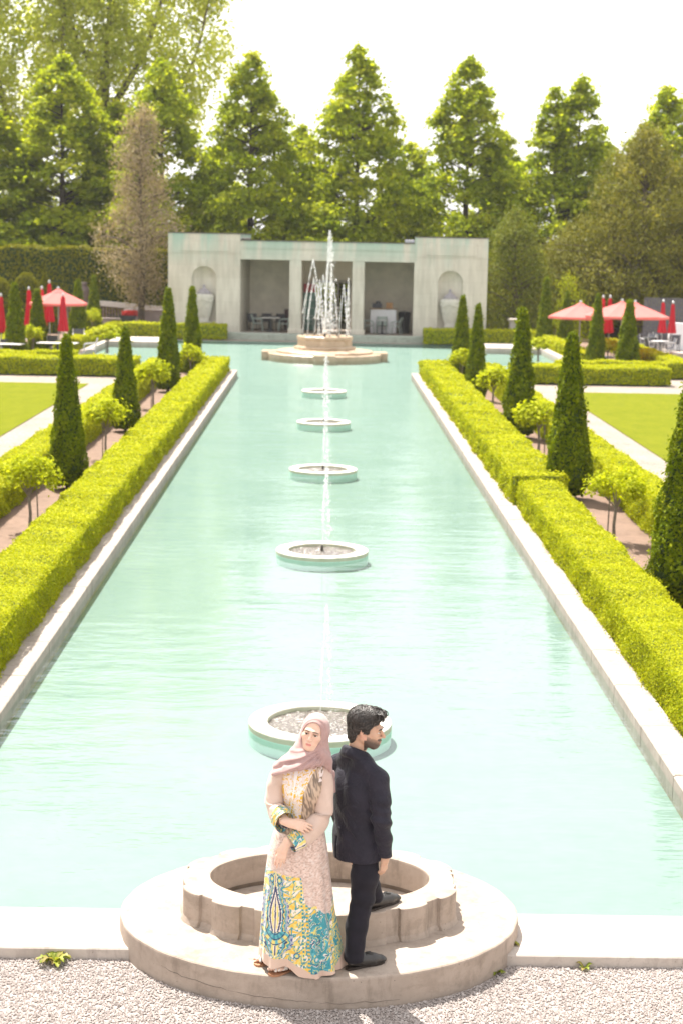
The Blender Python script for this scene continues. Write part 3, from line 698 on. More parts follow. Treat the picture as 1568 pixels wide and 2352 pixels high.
# verdigris runs from the copper roof edge: streaks that fade downwards
run = t.noise(t.mapping(v, (1, 1, .12)), .95, 4, .6); top = t.ramp(t.math('DIVIDE', sx.outputs[2], 6.), [(.60, 0), (.90, 1)])
g = t.math('MULTIPLY', t.ramp(run, [(.40, 0), (.54, 1)]), top)
c = t.mix(t.math('MULTIPLY', g, .8), c, (.24, .42, .35))
M['lime'] = t.done(t.pbsdf(c, .85, t.bump(f2, .15, .01), .2))
M['inner'] = simple('bay_plaster', (.72, .66, .56), .9, .12, 2)
M['copper'] = simple('dark_roof_edge', (.10, .085, .08), .6, .3, 6)
M['floor'] = simple('bay_paving', (.25, .20, .165), .8, .2, 2)
pav = empty('garden_pavilion', (.05, 84.9, 0), R(-4.2), 'pale stone garden pavilion with three open bays and two urn niches', 'pavilion')
FZ = .32; HT = 5.05
def arch_block(x0, x1, cx, hw, zs, ztop, y0, y1, zbase, sill):
    """solid end block: front face pierced by an arched niche with rounded back"""
    mb = MB(); na = 16; an = np.linspace(0, np.pi, na + 1); F = lambda P, f: mb.add(P, f)
    # front: left strip, right strip, above
    F([(x0, y0, zbase), (cx - hw, y0, zbase), (cx - hw, y0, ztop), (x0, y0, ztop)], [(0, 1, 2, 3)])
    F([(cx + hw, y0, zbase), (x1, y0, zbase), (x1, y0, ztop), (cx + hw, y0, ztop)], [(0, 1, 2, 3)])
    F([(cx - hw, y0, zbase), (cx + hw, y0, zbase), (cx + hw, y0, sill), (cx - hw, y0, sill)], [(0, 1, 2, 3)])
    pa = [(cx + hw * math.cos(b), y0, zs + hw * math.sin(b)) for b in an]
    for i in range(na):
        p, q = pa[i], pa[i + 1]; F([p, (p[0], y0, ztop), (q[0], y0, ztop), q], [(0, 1, 2, 3)])
    # concave back (half cylinder) and half dome
    nb = 12; bb = np.linspace(0, np.pi, nb + 1)
    for i in range(nb):
        P = [(cx + hw * math.cos(q), y0 + hw * .62 * math.sin(q)) for q in (bb[i], bb[i + 1])]
        F([(*P[0], sill), (*P[0], zs), (*P[1], zs), (*P[1], sill)], [(0, 1, 2, 3)])
        for j in range(8):
            e0, e1 = j / 8 * np.pi / 2, (j + 1) / 8 * np.pi / 2
            G_ = [(cx + hw * math.cos(q) * math.cos(e), y0 + hw * .62 * math.sin(q) * math.cos(e), zs + hw * math.sin(e)) for q, e in ((bb[i], e0), (bb[i], e1), (bb[i + 1], e1), (bb[i + 1], e0))]
            F(G_, [(0, 1, 2, 3)])
    F([(cx + hw * math.cos(q), y0 + hw * .62 * math.sin(q), sill) for q in bb], [tuple(range(nb + 1))])
    # sides, top, back
    F([(x0, y0, zbase), (x0, y0, ztop), (x0, y1, ztop), (x0, y1, zbase)], [(0, 1, 2, 3)])
    F([(x1, y0, zbase), (x1, y1, zbase), (x1, y1, ztop), (x1, y0, ztop)], [(0, 1, 2, 3)])
    F([(x0, y0, ztop), (x1, y0, ztop), (x1, y1, ztop), (x0, y1, ztop)], [(0, 1, 2, 3)])
    F([(x0, y1, zbase), (x0, y1, ztop), (x1, y1, ztop), (x1, y1, zbase)], [(0, 1, 2, 3)])
    return mb
for s in (-1, 1):
    a_, b_ = sorted((s * 4.46, s * 8.2)); cx = s * 6.33
    arch_block(a_, b_, cx, .64, 3.05, HT + .28, -.02, 4.6, 0, .55).build('end_block', M['lime'], pav)
    mb = MB(); mb.box2(a_ - .03, b_ + .03, -.06, 4.63, HT + .282, HT + .33); mb.build('roof_edge', M['copper'], pav)
    mb = MB(); mb.box2(cx - 1.3, cx + 1.3, -.05, -.0225, HT - .62, HT - .02, 0, .01); mb.build('raised_panel', M['lime'], pav)
    mb = MB(); mb.box2(cx - .14, cx + .14, -.07, -.0225, 3.66, 4.05, 0, .02); mb.build('keystone', M['lime'], pav)
    mb = MB(); mb.box2(a_, b_, -.04, -.0225, HT - .72, HT - .66); mb.build('moulding', M['lime'], pav)
mb = MB(); mb.box2(-4.457, 4.457, 0, .75, 4.06, HT - .05); mb.build('lintel', M['lime'], pav)
mb = MB(); mb.box2(-4.457, 4.457, -.03, -.003, 4.62, 4.68); mb.build('moulding', M['lime'], pav)
mb = MB(); mb.box2(-4.457, 4.457, -.04, 4.6, HT - .047, HT); mb.build('roof_edge', M['copper'], pav)
for s in (-1, 1):
    mb = MB(); mb.box2(*sorted((s * 1.30, s * 1.91)), .02, .66, FZ, 4.057); mb.build('pillar', M['lime'], pav)
    mb = MB(); mb.box2(*sorted((s * 1.24, s * 1.97)), -.02, .70, FZ + .002, FZ + .25, 0, .02); mb.build('pillar_base', M['lime'], pav)
mb = MB(); mb.box2(-4.457, -1.0, 4.2, 4.5, FZ, 4.9); mb.box2(1.0, 4.457, 4.2, 4.5, FZ, 4.9); mb.box2(-1.0, 1.0, 4.2, 4.5, 3.0, 4.9); mb.build('back_wall', M['inner'], pav)
mb = MB(); mb.box2(-4.457, 4.457, .76, 4.19, 4.1, 4.2); mb.build('ceiling', M['inner'], pav)
for s in (-1, 1):
    mb = MB(); mb.box2(*sorted((s * 1.5, s * 1.7)), 1.2, 4.19, FZ, 4.09); mb.build('partition', M['inner'], pav)
mb = MB(); mb.box2(-4.457, 4.457, -.2, 4.6, 0, FZ); mb.build('floor', M['floor'], pav)
mb = MB(); mb.box2(-5.35, 5.35, -1.0, -.21, -.5, .335, 0, .02); mb.build('front_step', concrete('step_stone', (.33, .36, .31), (.24, .27, .225), pits=False), pav)
mb = MB(); mb.box2(-1.0, -.93, 4.1, 4.18, FZ, 3.0); mb.box2(.93, 1.0, 4.1, 4.18, FZ, 3.0); mb.box2(-.93, .93, 4.1, 4.18, 2.85, 3.0); mb.box2(.3, .38, 4.1, 4.18, FZ, 2.85); mb.build('door_frame', simple('door_paint', (.35, .33, .28), .6), pav)
M['dwhite'] = simple('pale_flashing', (.35, .34, .38), .5)
mb = MB(); mb.box2(-4.4, -3.95, -.1, .3, HT + .003, HT + .10, 0, .02); mb.build('roof_drain', M['copper'], pav)
mb = MB(); mb.box2(3.95, 4.43, -.1, .3, HT + .003, HT + .16, 0, .02); mb.build('roof_drain', M['dwhite'], pav)
PM = Matrix.Translation((.05, 84.9, 0)) @ Matrix.Rotation(R(-4.2), 4, 'Z')
def pw(x, y, z=0): return PM @ Vector((x, y, z))

# urns in the niches
M['urn'] = simple('urn_stone', (.48, .46, .40), .85, .14, 5, .3)
for s, w_ in ((-1, 'left'), (1, 'right')):
    r0 = empty('stone_urn', pw(s * 6.33, .0, .55), R(-4.2), f'pale carved stone urn with dark lid in the {w_} niche of the pavilion', 'urn')
    MB().box((0, 0, .12), (.75, .6, .24), 0, 0, .02).build('plinth', M['urn'], r0)
    MB().lathe([(.26, .24), (.30, .30), (.24, .36), (.30, .5), (.38, .8), (.45, 1.2), (.49, 1.5), (.50, 1.62), (.44, 1.66), (.42, 1.7)], 28, (0, 0, 0), 0, 1, .62).build('body', M['urn'], r0, True)
    ga = np.linspace(math.pi, 2 * math.pi, 25); mb = MB().tube(np.stack([.475 * np.cos(ga), .295 * np.sin(ga), 1.45 - .13 * np.abs(np.sin(ga * 2))], 1), .035, 6)
    mb.build('garland', M['urn'], r0)
    MB().lathe([(.36, 1.7), (.38, 1.74), (.30, 1.84), (.15, 1.96), (.07, 2.02), (.09, 2.10), (.05, 2.18), (.0, 2.22)], 24, (0, 0, 0), 0, 1, .62).build('lid', simple('lid_stone', (.27, .25, .26), .8, .2, 6), r0, True)

# ------------------------------------------------------------------ chairs, tables, counter
M['chair'] = simple('grey_green_metal', (.27, .31, .28), .5, .08, 5, 0, 60, .2)
M['chair_dark'] = simple('dark_metal', (.05, .052, .058), .45, .1, 5, 0, 60, .3)
M['sling'] = simple('charcoal_sling', (.085, .085, .10), .7, .1, 20)
M['chair_white'] = simple('pale_metal', (.52, .50, .49), .45, .08, 5)
M['tabletop'] = simple('table_stone', (.46, .43, .40), .5, .1, 5)
M['slingpale'] = simple('mauve_sling', (.36, .31, .31), .7, .1, 20)
def make_chair(label, fm, sm, group):
    r = empty('patio_chair', (0, 0, 0), 0, label, 'chair', group)
    MB().box((0, 0, .43), (.46, .44, .035), 0, 0, .01).build('seat', sm, r)
    mb = MB(); P = [(-.22, .21, .45), (.22, .21, .45), (.22, .32, .88), (-.22, .32, .88)]
    mb.add(P + [(p[0], p[1] + .025, p[2]) for p in P], [(3, 2, 1, 0), (4, 5, 6, 7), (0, 1, 5, 4), (1, 2, 6, 5), (2, 3, 7, 6), (3, 0, 4, 7)]); mb.build('backrest', sm, r)
    for s in (-1, 1):
        MB().tube([(s * .25, .34, .9), (s * .25, .22, .44), (s * .25, .30, 0)], .02, 6).build('leg', fm, r)
        MB().tube([(s * .25, -.21, .64), (s * .25, -.22, .44), (s * .26, -.26, 0)], .02, 6).build('leg', fm, r)
        MB().tube([(s * .25, .29, .69), (s * .26, .05, .68), (s * .26, -.16, .66), (s * .25, -.215, .60)], .022, 6).build('armrest', fm, r)
    return r
proto = {}
def chair(x, y, z, rz, label, kind, group):
    if kind not in proto: proto[kind] = r = make_chair(label, *{'g': (M['chair'], M['chair']), 'd': (M['chair_dark'], M['sling']), 'w': (M['chair_white'], M['sling']), 'm': (M['chair_white'], M['slingpale'])}[kind], group)
    else: r = copy_tree(proto[kind])
    r.location = (x, y, z); r.rotation_euler = (0, 0, rz); tag(r, label, 'chair', group); return r
def table(x, y, z, label, tm, w_=.9, round_=False, sq=.0):
    r = empty('patio_table', (x, y, z), R(-4), label, 'table')
    if round_: MB().lathe([(w_ / 2 - .01, .715), (w_ / 2, .73), (w_ / 2 - .01, .745)], 24).build('tabletop', tm, r)
    else: MB().box((0, 0, .73), (w_, .8, .035), 0, 0, .01).build('tabletop', tm, r)
    MB().lathe([(.05, .02), (.045, .71)], 10).build('pedestal', M['chair_dark'], r); MB().lathe([(.27, 0), (.26, .02), (.06, .05)], 16).build('base', M['chair_dark'], r)
    return r
def pc(x, y, rz, *a): p = pw(x, y, FZ); return chair(p.x, p.y, p.z, rz + R(-4.2), *a)
def ptab(x, y, *a, **k): p = pw(x, y, FZ); return table(p.x, p.y, p.z, *a, **k)
g1 = 'chairs in the left bay of the pavilion'; g2 = 'chairs in the right bay of the pavilion'; g3 = 'chairs in the middle bay of the pavilion'
ptab(-2.95, 1.0, 'pale topped table on a dark pedestal at the front of the left bay', M['tabletop'], .95)
pc(-3.62, 1.0, R(90), 'grey-green armchair at the left of the pale table in the left bay', 'g', g1)
pc(-2.28, 1.0, R(-90), 'grey-green armchair at the right of the pale table in the left bay', 'g', g1)
for i, (x, y, l) in enumerate([(-4.05, 2.6, 'dark chair in the back left corner of the left bay'), (-3.4, 3.0, 'dark chair at the back of the left bay behind the pale table'), (-2.75, 3.0, 'dark chair at the back wall beside the maroon cabinet')]): pc(x, y, R(170 + 20 * i), l, 'd', g1)
ptab(-3.2, 2.5, 'dark table behind the pale one in the left bay', M['chair_dark'], .9)
p = pw(-2.05, 3.3, FZ); r = empty('cabinet', p, R(-4.2), 'dark maroon cabinet with a pale tray on top in the left bay', 'cabinet')
MB().box((0, 0, .55), (.8, .6, 1.1), 0, 0, .02).build('body', simple('maroon_paint', (.06, .02, .025), .5), r); MB().box((.1, 0, 1.14), (.5, .4, .06), 0, 0, .01).build('tray', M['chair_white'], r)
ptab(-.35, 1.6, 'table in the middle bay behind the water jets', M['tabletop'], .9)
pc(-1.0, 1.7, R(90), 'armchair left of the table in the middle bay', 'g', g3); pc(.35, 1.7, R(-90), 'armchair right of the table in the middle bay', 'g', g3)
p = pw(2.85, 2.4, FZ); r = empty('bar_counter', p, R(-4.2), 'white bar counter with a wooden top in the right bay', 'counter')
MB().box((0, 0, .62), (1.36, .6, 1.24), 0, 0, .015).build('front_panel', simple('white_paint', (.74, .73, .75), .5, .03), r); MB().box((0, 0, 1.27), (1.44, .68, .05), 0, 0, .01).build('countertop', simple('counter_wood', (.33, .22, .13), .5, .2, 6), r)
p = pw(3.15, 2.4, FZ + 1.296); r = empty('crate', p, R(-4.2), 'small orange wooden crate on the bar counter', 'crate')
for k in range(3): MB().box((0, 0, .05 + k * .1), (.36, .26, .085), 0, 0, .008).build('slat', simple('orange_wood', (.45, .24, .11), .6), r)
p = pw(2.5, 2.4, FZ + 1.296); r = empty('coffee_machine', p, R(-4.2), 'low dark machine on the left of the bar counter', 'machine')
MB().box((0, 0, .13), (.5, .35, .26), 0, 0, .03).build('body', M['sling'], r); MB().lathe([(.12, .26), (.13, .34), (.08, .37)], 12, (.05, 0, 0)).build('hopper', M['sling'], r)
p = pw(3.95, 2.6, FZ); r = empty('waste_bin', p, R(-4.2), 'black waste bin right of the bar counter', 'bin')
MB().lathe([(.27, 0), (.32, .95), (.33, 1.0)], 4).build('body', M['chair_dark'], r); MB().lathe([(.34, 1.0), (.3, 1.12), (.05, 1.16)], 4).build('lid', M['chair_dark'], r)
ptab(2.85, .9, 'small table on a thin dark post before the bar counter', M['chair_white'], .55, True)
pc(2.15, 1.2, R(95), 'grey-green armchair left of the small table before the counter', 'g', g2); pc(3.55, 1.0, R(-100), 'grey-green armchair right of the small table before the counter', 'g', g2); pc(2.8, 1.65, R(0), 'pale grey armchair with its back against the white counter', 'g', g2)
p = pw(-1.15, 3.7, FZ); r = empty('display_fridge', p, R(-4.2), 'narrow glazed cooler with a red top at the back of the middle bay', 'cooler')
MB().box((0, 0, 1.0), (.62, .5, 2.0), 0, 0, .02).build('body', simple('cooler_teal', (.10, .20, .17), .3, .2, 3, 0, 60, 0, .5), r); MB().box((0, -.02, 2.25), (.62, .5, .45), 0, 0, .02).build('sign', simple('cooler_red', (.42, .08, .09), .4), r)
for k in range(4): MB().box((0, -.262, .35 + k * .42), (.54, .015, .03)).build('shelf', M['chair_white'], r)

# ------------------------------------------------------------------ parasols
def canvas(name, c, tr):
    t = NT(name); f = t.noise(t.coord(), 6, 4)
    col = t.ramp(f, [(.3, tuple(x * .9 for x in c)), (.7, c)])
    p = t.pbsdf(col, .8, None, .1); tb = t.n('BsdfTranslucent'); t.l(col, tb.inputs[0]); ms = t.n('MixShader'); ms.inputs[0].default_value = tr
    t.l(p, ms.inputs[1]); t.l(tb.outputs[0], ms.inputs[2]); return t.done(ms.outputs[0])
M['red'] = canvas('red_canvas', (.62, .035, .055), .35); M['pole'] = simple('aluminium_pole', (.32, .31, .31), .4, .05, 5, 0, 60, .6)
M['faded'] = canvas('faded_coral_canvas', (.78, .24, .22), .4)
M['finial'] = simple('finial', (.5, .5, .5), .3, .05, 5, 0, 60, .7)
def open_parasol(label, x, y, w_, zt, rz, grp):
    r = empty('open_parasol', (x, y, 0), rz, label, 'parasol', grp); h = w_ / 2; ns = 8; mb = MB(); L = 7; V = []
    for k in range(L + 1):
        q = k / L
        for i in range(ns * 4):
            a_ = i / (ns * 4) * 2 * math.pi; u = (i % 4) / 4; sag = 1 - .5 * math.sin(math.pi * u) ** 1 * .12
            rad = h * q * (math.cos(math.pi / ns) / math.cos((a_ % (2 * math.pi / ns)) - math.pi / ns)); z = zt - .56 * q ** 1.15 - .05 * math.sin(math.pi * u) * q * (1 - q) * 2
            V.append((rad * math.cos(a_), rad * math.sin(a_), z))
    for i in range(ns * 4):
        V.append((V[L * ns * 4 + i][0] * 1.0, V[L * ns * 4 + i][1] * 1.0, V[L * ns * 4 + i][2] - .10))
    m = ns * 4; fs = [(k * m + i, k * m + (i + 1) % m, (k + 1) * m + (i + 1) % m, (k + 1) * m + i) for k in range(L + 1) for i in range(m)]
    mb.add(V, fs); mb.build('canopy', M['faded'], r)
    mb = MB(); mb.lathe([(.06, zt + .05), (.30, zt - .10), (.34, zt - .15)], 8, cap=False); mb.build('vent_cap', M['faded'], r)
    for k in range(8):
        a_ = k * math.pi / 4; MB().tube([(0, 0, zt - .05), (h * .97 * math.cos(a_), h * .97 * math.sin(a_), zt - .60)], .012, 5).build('rib', M['pole'], r)
    MB().tube([(0, 0, 0), (0, 0, zt)], .025, 8).build('pole', M['pole'], r); MB().lathe([(.02, zt), (.06, zt + .05), (.065, zt + .10), (.03, zt + .15)], 10).build('finial', M['finial'], r)
    MB().lathe([(.3, 0), (.3, .06), (.08, .1)], 16).build('base', M['chair_dark'], r); return r
def closed_parasol(r, zt):
    ns = 32; V = []; prof = [(.03, zt), (.075, zt - .08), (.10, zt - .5), (.14, zt - .95), (.20, zt - 1.40), (.17, zt - 1.45)]
    for rad, z in prof:
        for i in range(ns):
            a_ = i / ns * 2 * math.pi; q = rad * (1 + .18 * math.sin(8 * a_)); V.append((q * math.cos(a_), q * math.sin(a_), z))
    mb = MB(); mb.add(V, [(k * ns + i, k * ns + (i + 1) % ns, (k + 1) * ns + (i + 1) % ns, (k + 1) * ns + i) for k in range(5) for i in range(ns)]); mb.build('canopy', M['red'], r)
    MB().tube([(0, 0, 0), (0, 0, zt)], .025, 8).build('pole', M['pole'], r); MB().lathe([(.03, zt - .02), (.055, zt + .04), (.05, zt + .10), (.02, zt + .13)], 10).build('finial', M['finial'], r)
    MB().lathe([(.3, 0), (.3, .06), (.08, .1)], 16).build('base', M['chair_dark'], r)
OP = 'open red patio umbrellas'; CP = 'closed red patio umbrellas'
open_parasol('open coral red parasol on the left patio, between the two cones', -11.55, 71.5, 2.5, 2.75, .3, OP)
open_parasol('open coral parasol on the right patio, front and largest of three', 12.55, 69.7, 3.3, 2.72, .25, OP)
open_parasol('open coral parasol on the right patio, leftmost and partly covered', 11.3, 73, 2.9, 2.52, .1, OP)
open_parasol('open coral parasol on the right patio, rightmost of three', 13.5, 71.8, 3.0, 2.62, .5, OP)
cp0 = None
for x, y, zt, l in [(-13.35, 68, 2.55, 'closed red parasol at the far left, before the person in navy'), (-13.0, 72.5, 2.70, 'closed red parasol right of the blunt left cone'), (-12.35, 72.0, 2.75, 'closed red parasol behind the pointed left cone'),
        (-12.35, 74, 2.96, 'tallest closed red parasol, behind the open left one'), (-11.05, 69.6, 2.56, 'closed red parasol right under the edge of the open left one'), (12.55, 74.5, 2.74, 'closed red parasol left of a pair behind the right open ones'),
        (12.95, 75, 2.74, 'closed red parasol right of a pair behind the right open ones'), (16.0, 78, 2.5, 'closed red parasol on the right patio, left of the two by the grey fence'), (16.55, 78.4, 2.42, 'closed red parasol nearest the grey fence on the right')]:
    r = empty('closed_parasol', (x, y, 0), 0, l, 'parasol', CP)
    if cp0 is None: cp0 = r; closed_parasol(r, 2.5)
    else:
        for ch in list(cp0.children):
            c = ch.copy(); COL.objects.link(c); c.parent = r
    r.scale = (1, 1, zt / 2.5)

# patio furniture
gl_ = 'chairs on the left patio'; gr_ = 'chairs on the right patio'
table(-12.6, 66.0, 0, 'pale table on the left patio below the first closed parasol', M['tabletop'], 1.0); table(-10.9, 67.2, 0, 'long pale table under the open parasol on the left', M['tabletop'], 1.6)
chair(-13.2, 65.6, 0, R(60), 'pale metal chair at the left patio table, below the first closed parasol', 'w', gl_)
chair(-12.9, 67.0, 0, R(180), 'pale metal chair behind the left patio table', 'w', gl_)
chair(-9.75, 68.2, 0, R(-80), 'pale mauve chair seen side on beside the left white edging', 'm', gl_)
chair(-11.5, 70.2, 0, R(170), 'pale chair under the open left parasol, behind the long table', 'w', gl_)
chair(-11.2, 75.0, 0, R(10), 'pale slatted chair behind the closed parasols on the left', 'w', gl_)
rp = np.random.default_rng(3)
for i, (x, y, rz, l, k) in enumerate([(13.2, 76, 90, 'dark chair behind the stout right cone, leftmost on the right patio', 'd'), (13.9, 77, 200, 'dark chair facing the pool between the right cones', 'w'), (15.1, 79, 20, 'grey sling chair left of the round tables on the right patio', 'w'),
        (15.7, 80, -60, 'grey sling chair behind the white chairs on the right patio', 'w'), (16.4, 79.5, 160, 'grey sling chair under the two closed parasols', 'w'), (15.3, 76.6, 100, 'pale wire chair nearest the pool on the right patio', 'w'),
        (16.0, 76.4, -90, 'pale wire chair facing the nearest one on the right patio', 'w'), (17.0, 80, 180, 'dark slatted chair by the white wall on the right', 'd'), (16.7, 81.5, 30, 'grey chair at the back by the grey fence', 'w')]):
    chair(x, y, 0, R(rz), l, k, gr_)
table(15.65, 76.7, 0, 'round pale table between the wire chairs on the right patio', M['chair_white'], .8, True); table(16.1, 79.8, 0, 'dark round table under the closed right parasols', M['chair_dark'], .9, True)
r = empty('stone_bench', (16.0, 71.2, 0), 0, 'pale stone bench at the right, before the white wall', 'bench')
MB().box((0, 0, .5), (1.9, .6, .12), 0, 0, .02).build('seat', M['stone_top'], r)
for s in (-1, 1): MB().box((s * .6, 0, .22), (.35, .5, .44), 0, 0, .01).build('support', M['stone_top'], r)
mb = MB(); mb.box2(17.2, 21, 82, 82.3, 0, 1.35, 0, .01); tag(mb.build('garden_wall', simple('white_render', (.72, .71, .72), .8, .04)), 'low white rendered wall behind the right patio', 'wall')
r = empty('slat_fence', (18.6, 85, 0), 0, 'grey vertical slat fence behind the white wall on the right', 'fence'); mb = MB()
fm = simple('grey_slats', (.10, .095, .105), .7, .2, 4)
for k in range(34): MB().box((-2.1 + k * .13, 0, 1.25), (.10, .03, 2.5)).build('slat', fm, r)
MB().box((0, .05, .6), (4.6, .05, .1)).build('rail', fm, r); MB().box((0, .05, 2.0), (4.6, .05, .1)).build('rail', fm, r)
r = empty('pedestal', (9.75, 84.2, 0), 0, 'short pale stone pedestal right of the pavilion', 'pedestal')
MB().box((0, 0, .6), (.62, .62, 1.2), 0, 0, .01).build('shaft', simple('grey_pedestal', (.36, .33, .34), .8), r); MB().box((0, 0, 1.26), (.8, .8, .12), 0, 0, .02).build('cap', M['stone_top'], r)

# ramp, wall, vase, planter at the left
M['mauve'] = simple('mauve_concrete', (.33, .27, .265), .85, .12, 2)
mb = MB(); mb.box2(-10.95, -8.2, 90.0, 90.3, 0, 1.10); mb.box2(-11.0, -8.2, 89.95, 90.35, 1.102, 1.18); tag(mb.build('retaining_wall', M['mauve']), 'mauve grey concrete wall left of the pavilion', 'wall')
mb = MB(); mb.box2(-13.6, -10.97, 88.6, 88.9, 0, .68); mb.box2(-13.6, -10.97, 88.55, 88.95, .682, .76); tag(mb.build('retaining_wall', M['mauve']), 'lower pale capped wall beyond the slim left cone', 'wall')
r = empty('ramp_railing', (-11.1, 91.4, 0), 0, 'sloping white topped ramp with wooden slats behind the mauve wall', 'ramp')
mb = MB(); P = []
for x, z in ((-3.6, 1.46), (2.6, 1.02)): P += [(x, -.1, z), (x, .25, z), (x, .25, z + .27), (x, -.1, z + .27)]
mb.add(P, [(0, 1, 5, 4), (1, 2, 6, 5), (2, 3, 7, 6), (3, 0, 4, 7), (3, 2, 1, 0), (4, 5, 6, 7)]); mb.build('top_beam', simple('white_beam', (.55, .51, .49), .7), r)
for k in range(36):
    x = -3.5 + k * .165; h_ = 1.45 - (x + 3.6) * .071; MB().box((x, .08, h_ / 2), (.09, .05, h_)).build('slat', simple('ramp_wood', (.22, .165, .125), .8, .3, 5) if k == 0 else bpy.data.materials['ramp_wood'], r)
MB().lathe([(.16, 0), (.17, .6), (.26, 1.3), (.34, 1.8), (.40, 2.2), (.36, 2.4), (.24, 2.47), (.27, 2.57), (.27, 2.66)], 24).build('tall_vase', simple('brown_clay', (.14, .10, .095), .55, .25, 3), None, True, (-12.95, 88.0, 0))
tag(bpy.data.objects['tall_vase'], 'tall brown clay vase between two cones, before the tall hedge', 'vase')
r = empty('flower_cart', (-10.4, 87.2, 0), .1, 'dark cart heaped with red flowers left of the pavilion', 'cart')
mb = MB(); mb.add([(-.3, -.25, .6), (.3, -.25, .6), (.3, .25, .6), (-.3, .25, .6), (-.45, -.32, 1.0), (.45, -.32, 1.0), (.45, .32, 1.0), (-.45, .32, 1.0)], [(3, 2, 1, 0), (0, 1, 5, 4), (1, 2, 6, 5), (2, 3, 7, 6), (3, 0, 4, 7)]); mb.build('tray', M['chair_dark'], r)
for s in (-1, 1):
    for q in (-.2, .2): MB().tube([(s * .42, q, 0), (s * .3, q, .62)], .03, 6).build('leg', M['chair_dark'], r)
MB().tube([(-.4, 0, .9), (-1.1, 0, 1.0)], .025, 6).build('handle', M['chair_dark'], r)
mb = MB(); mb.lathe([(.01, .92), (.36, .95), (.34, 1.1), (.2, 1.2), (.02, 1.22)], 14, (.06, 0, 0), 0, 1, .6); m = 700; P = np.clip(rg.normal(0, 1, (m, 3)), -1.6, 1.6) * [.24, .14, .08] + [.08, 0, 1.1]; mb.quads(leaf_verts(P, np.tile([0, 0, 1.], (m, 1)), .09, rg, .8, .8), 0, rg.uniform(0, 1, m))
r_fl = mb.build('flowers', leafmat('red_flowers', [(.40, .02, .02), (.62, .04, .04), (.7, .08, .06)], .2, .5, .2, .3, 3), r)
# ------------------------------------------------------------------ trees
def linden_mesh(root, h, rb, seed, leaf=.225, ncl=330, per=105, twin=False):
    rg = np.random.default_rng(seed); tr = MB()
    leads = [(-.55, .95), (.75, 1.0)] if twin else [(0, 1.)]
    tr.tube([(0, 0, 0), (.05, .03, h * .3), (-.03, 0, h * .55)], [.22, .17, .12], 8)
    for lx, lh in leads: tr.tube([(0, 0, h * .38), (lx * .8, 0, h * .6), (lx, 0, h * lh * .97)], [.13, .09, .015], 6)
    cr = MB()
    def prof(q):   # radius against height fraction
        return rb * np.where(q < .14, .74 + .26 * (q / .14), np.clip((1 - q) / .86, 0, 1) ** .70)
    cs = []
    while len(cs) < ncl:
        q = rg.uniform(.03, 1); lx, lh = leads[rg.integers(len(leads))]
        w_ = float(prof(np.array(q)))
        if rg.uniform() > w_ / rb + .12: continue
        a_ = rg.uniform(0, 6.28); s = rg.uniform(.35, 1) ** .6
        # looser middle band where the sky shows through
        if .26 < q < .60 and s < .80 and rg.uniform() < .48: continue
        if .24 < q < .58 and rg.uniform() < .30: continue
        b = 1 + .16 * math.sin(3 * a_ + seed + q * 9)
        off = lx * np.clip((q - .35) / .3, 0, 1)
        shrink = (.72 if twin and q > .5 else 1)
        zc = 2.2 + q * (h * lh - 2.2)
        cs.append((off + w_ * s * b * shrink * math.cos(a_), w_ * s * b * shrink * math.sin(a_), zc, a_, q))
        if rg.uniform() < .35: tr.tube([(off * .6, 0, zc - w_ * .35), (cs[-1][0] * .6 + off * .2, cs[-1][1] * .6, zc - .25), (cs[-1][0], cs[-1][1], zc)], [.05, .03, .012], 5)
    tr.build('trunk', M['dark_bark'], root)
    for x, y, z, a_, q in cs:
        sz = rg.uniform(.42, .78) * (1 - .55 * q); m = int(per * (sz / .48) ** 1.3)
        G_ = rg.normal(0, 1, (m, 3)); G_[:, 2] *= .62
        droop = np.hypot(G_[:, 0], G_[:, 1]) * .12
        P = np.array([x, y, z]) + G_ * sz * .62; P[:, 2] -= droop
        N = G_ * .5 + np.array([math.cos(a_) * .4, math.sin(a_) * .4, .75])
        N /= np.linalg.norm(N, axis=1)[:, None]
        tone = rg.normal(.45, .16)
        cr.quads(leaf_verts(P, N, leaf, rg, .55, .7), 0, np.clip(tone + rg.normal(0, .17, m), 0, 1))
    return cr.build('crown', LINDEN, root)
lp = []
for k in range(4):
    r = empty('linden_tree', (0, 0, 0)); linden_mesh(r, 16, 3.7, 40 + k, twin=(k == 3), ncl=520 if k == 3 else 460); lp.append(r)
used_l = [False] * 4
def linden(x, y, h, w_, k, label, rz=0.):
    if not used_l[k]: r = lp[k]; used_l[k] = True
    else: r = copy_tree(lp[k])
    r.location = (x, y, -.5); r.rotation_euler = (0, 0, rz); r.scale = (w_ / 3.7, w_ / 3.7, (h + .5) / 16)
    tag(r, label, 'tree', 'pyramidal linden trees behind the pavilion')
linden(-4.55, 99, 16.1, 4.3, 0, 'pyramidal green tree rising behind the left end block of the pavilion')
linden(1.75, 99, 16.5, 4.5, 1, 'tallest pyramidal green tree, straight behind the central water jet', 1)
linden(8.25, 99, 16.0, 4.4, 2, 'pyramidal green tree behind the right end block of the pavilion', 2)
linden(14.0, 99, 15.1, 4.5, 3, 'pyramidal green tree with two pointed tops, right of the pavilion')
linden(20.2, 100, 14.7, 4.3, 0, 'pyramidal green tree standing behind the great olive conifer', 3)
linden(-9.9, 100, 15.6, 4.5, 2, 'dark green tree right behind the brown conifer', 4)
linden(-16.0, 101, 15.8, 5.2, 1, 'broad dark green tree behind the tall hedge, under the poplar', 5)
linden(-21.2, 101, 14.6, 5.2, 2, 'green tree at the far left above the end of the tall hedge', .6)
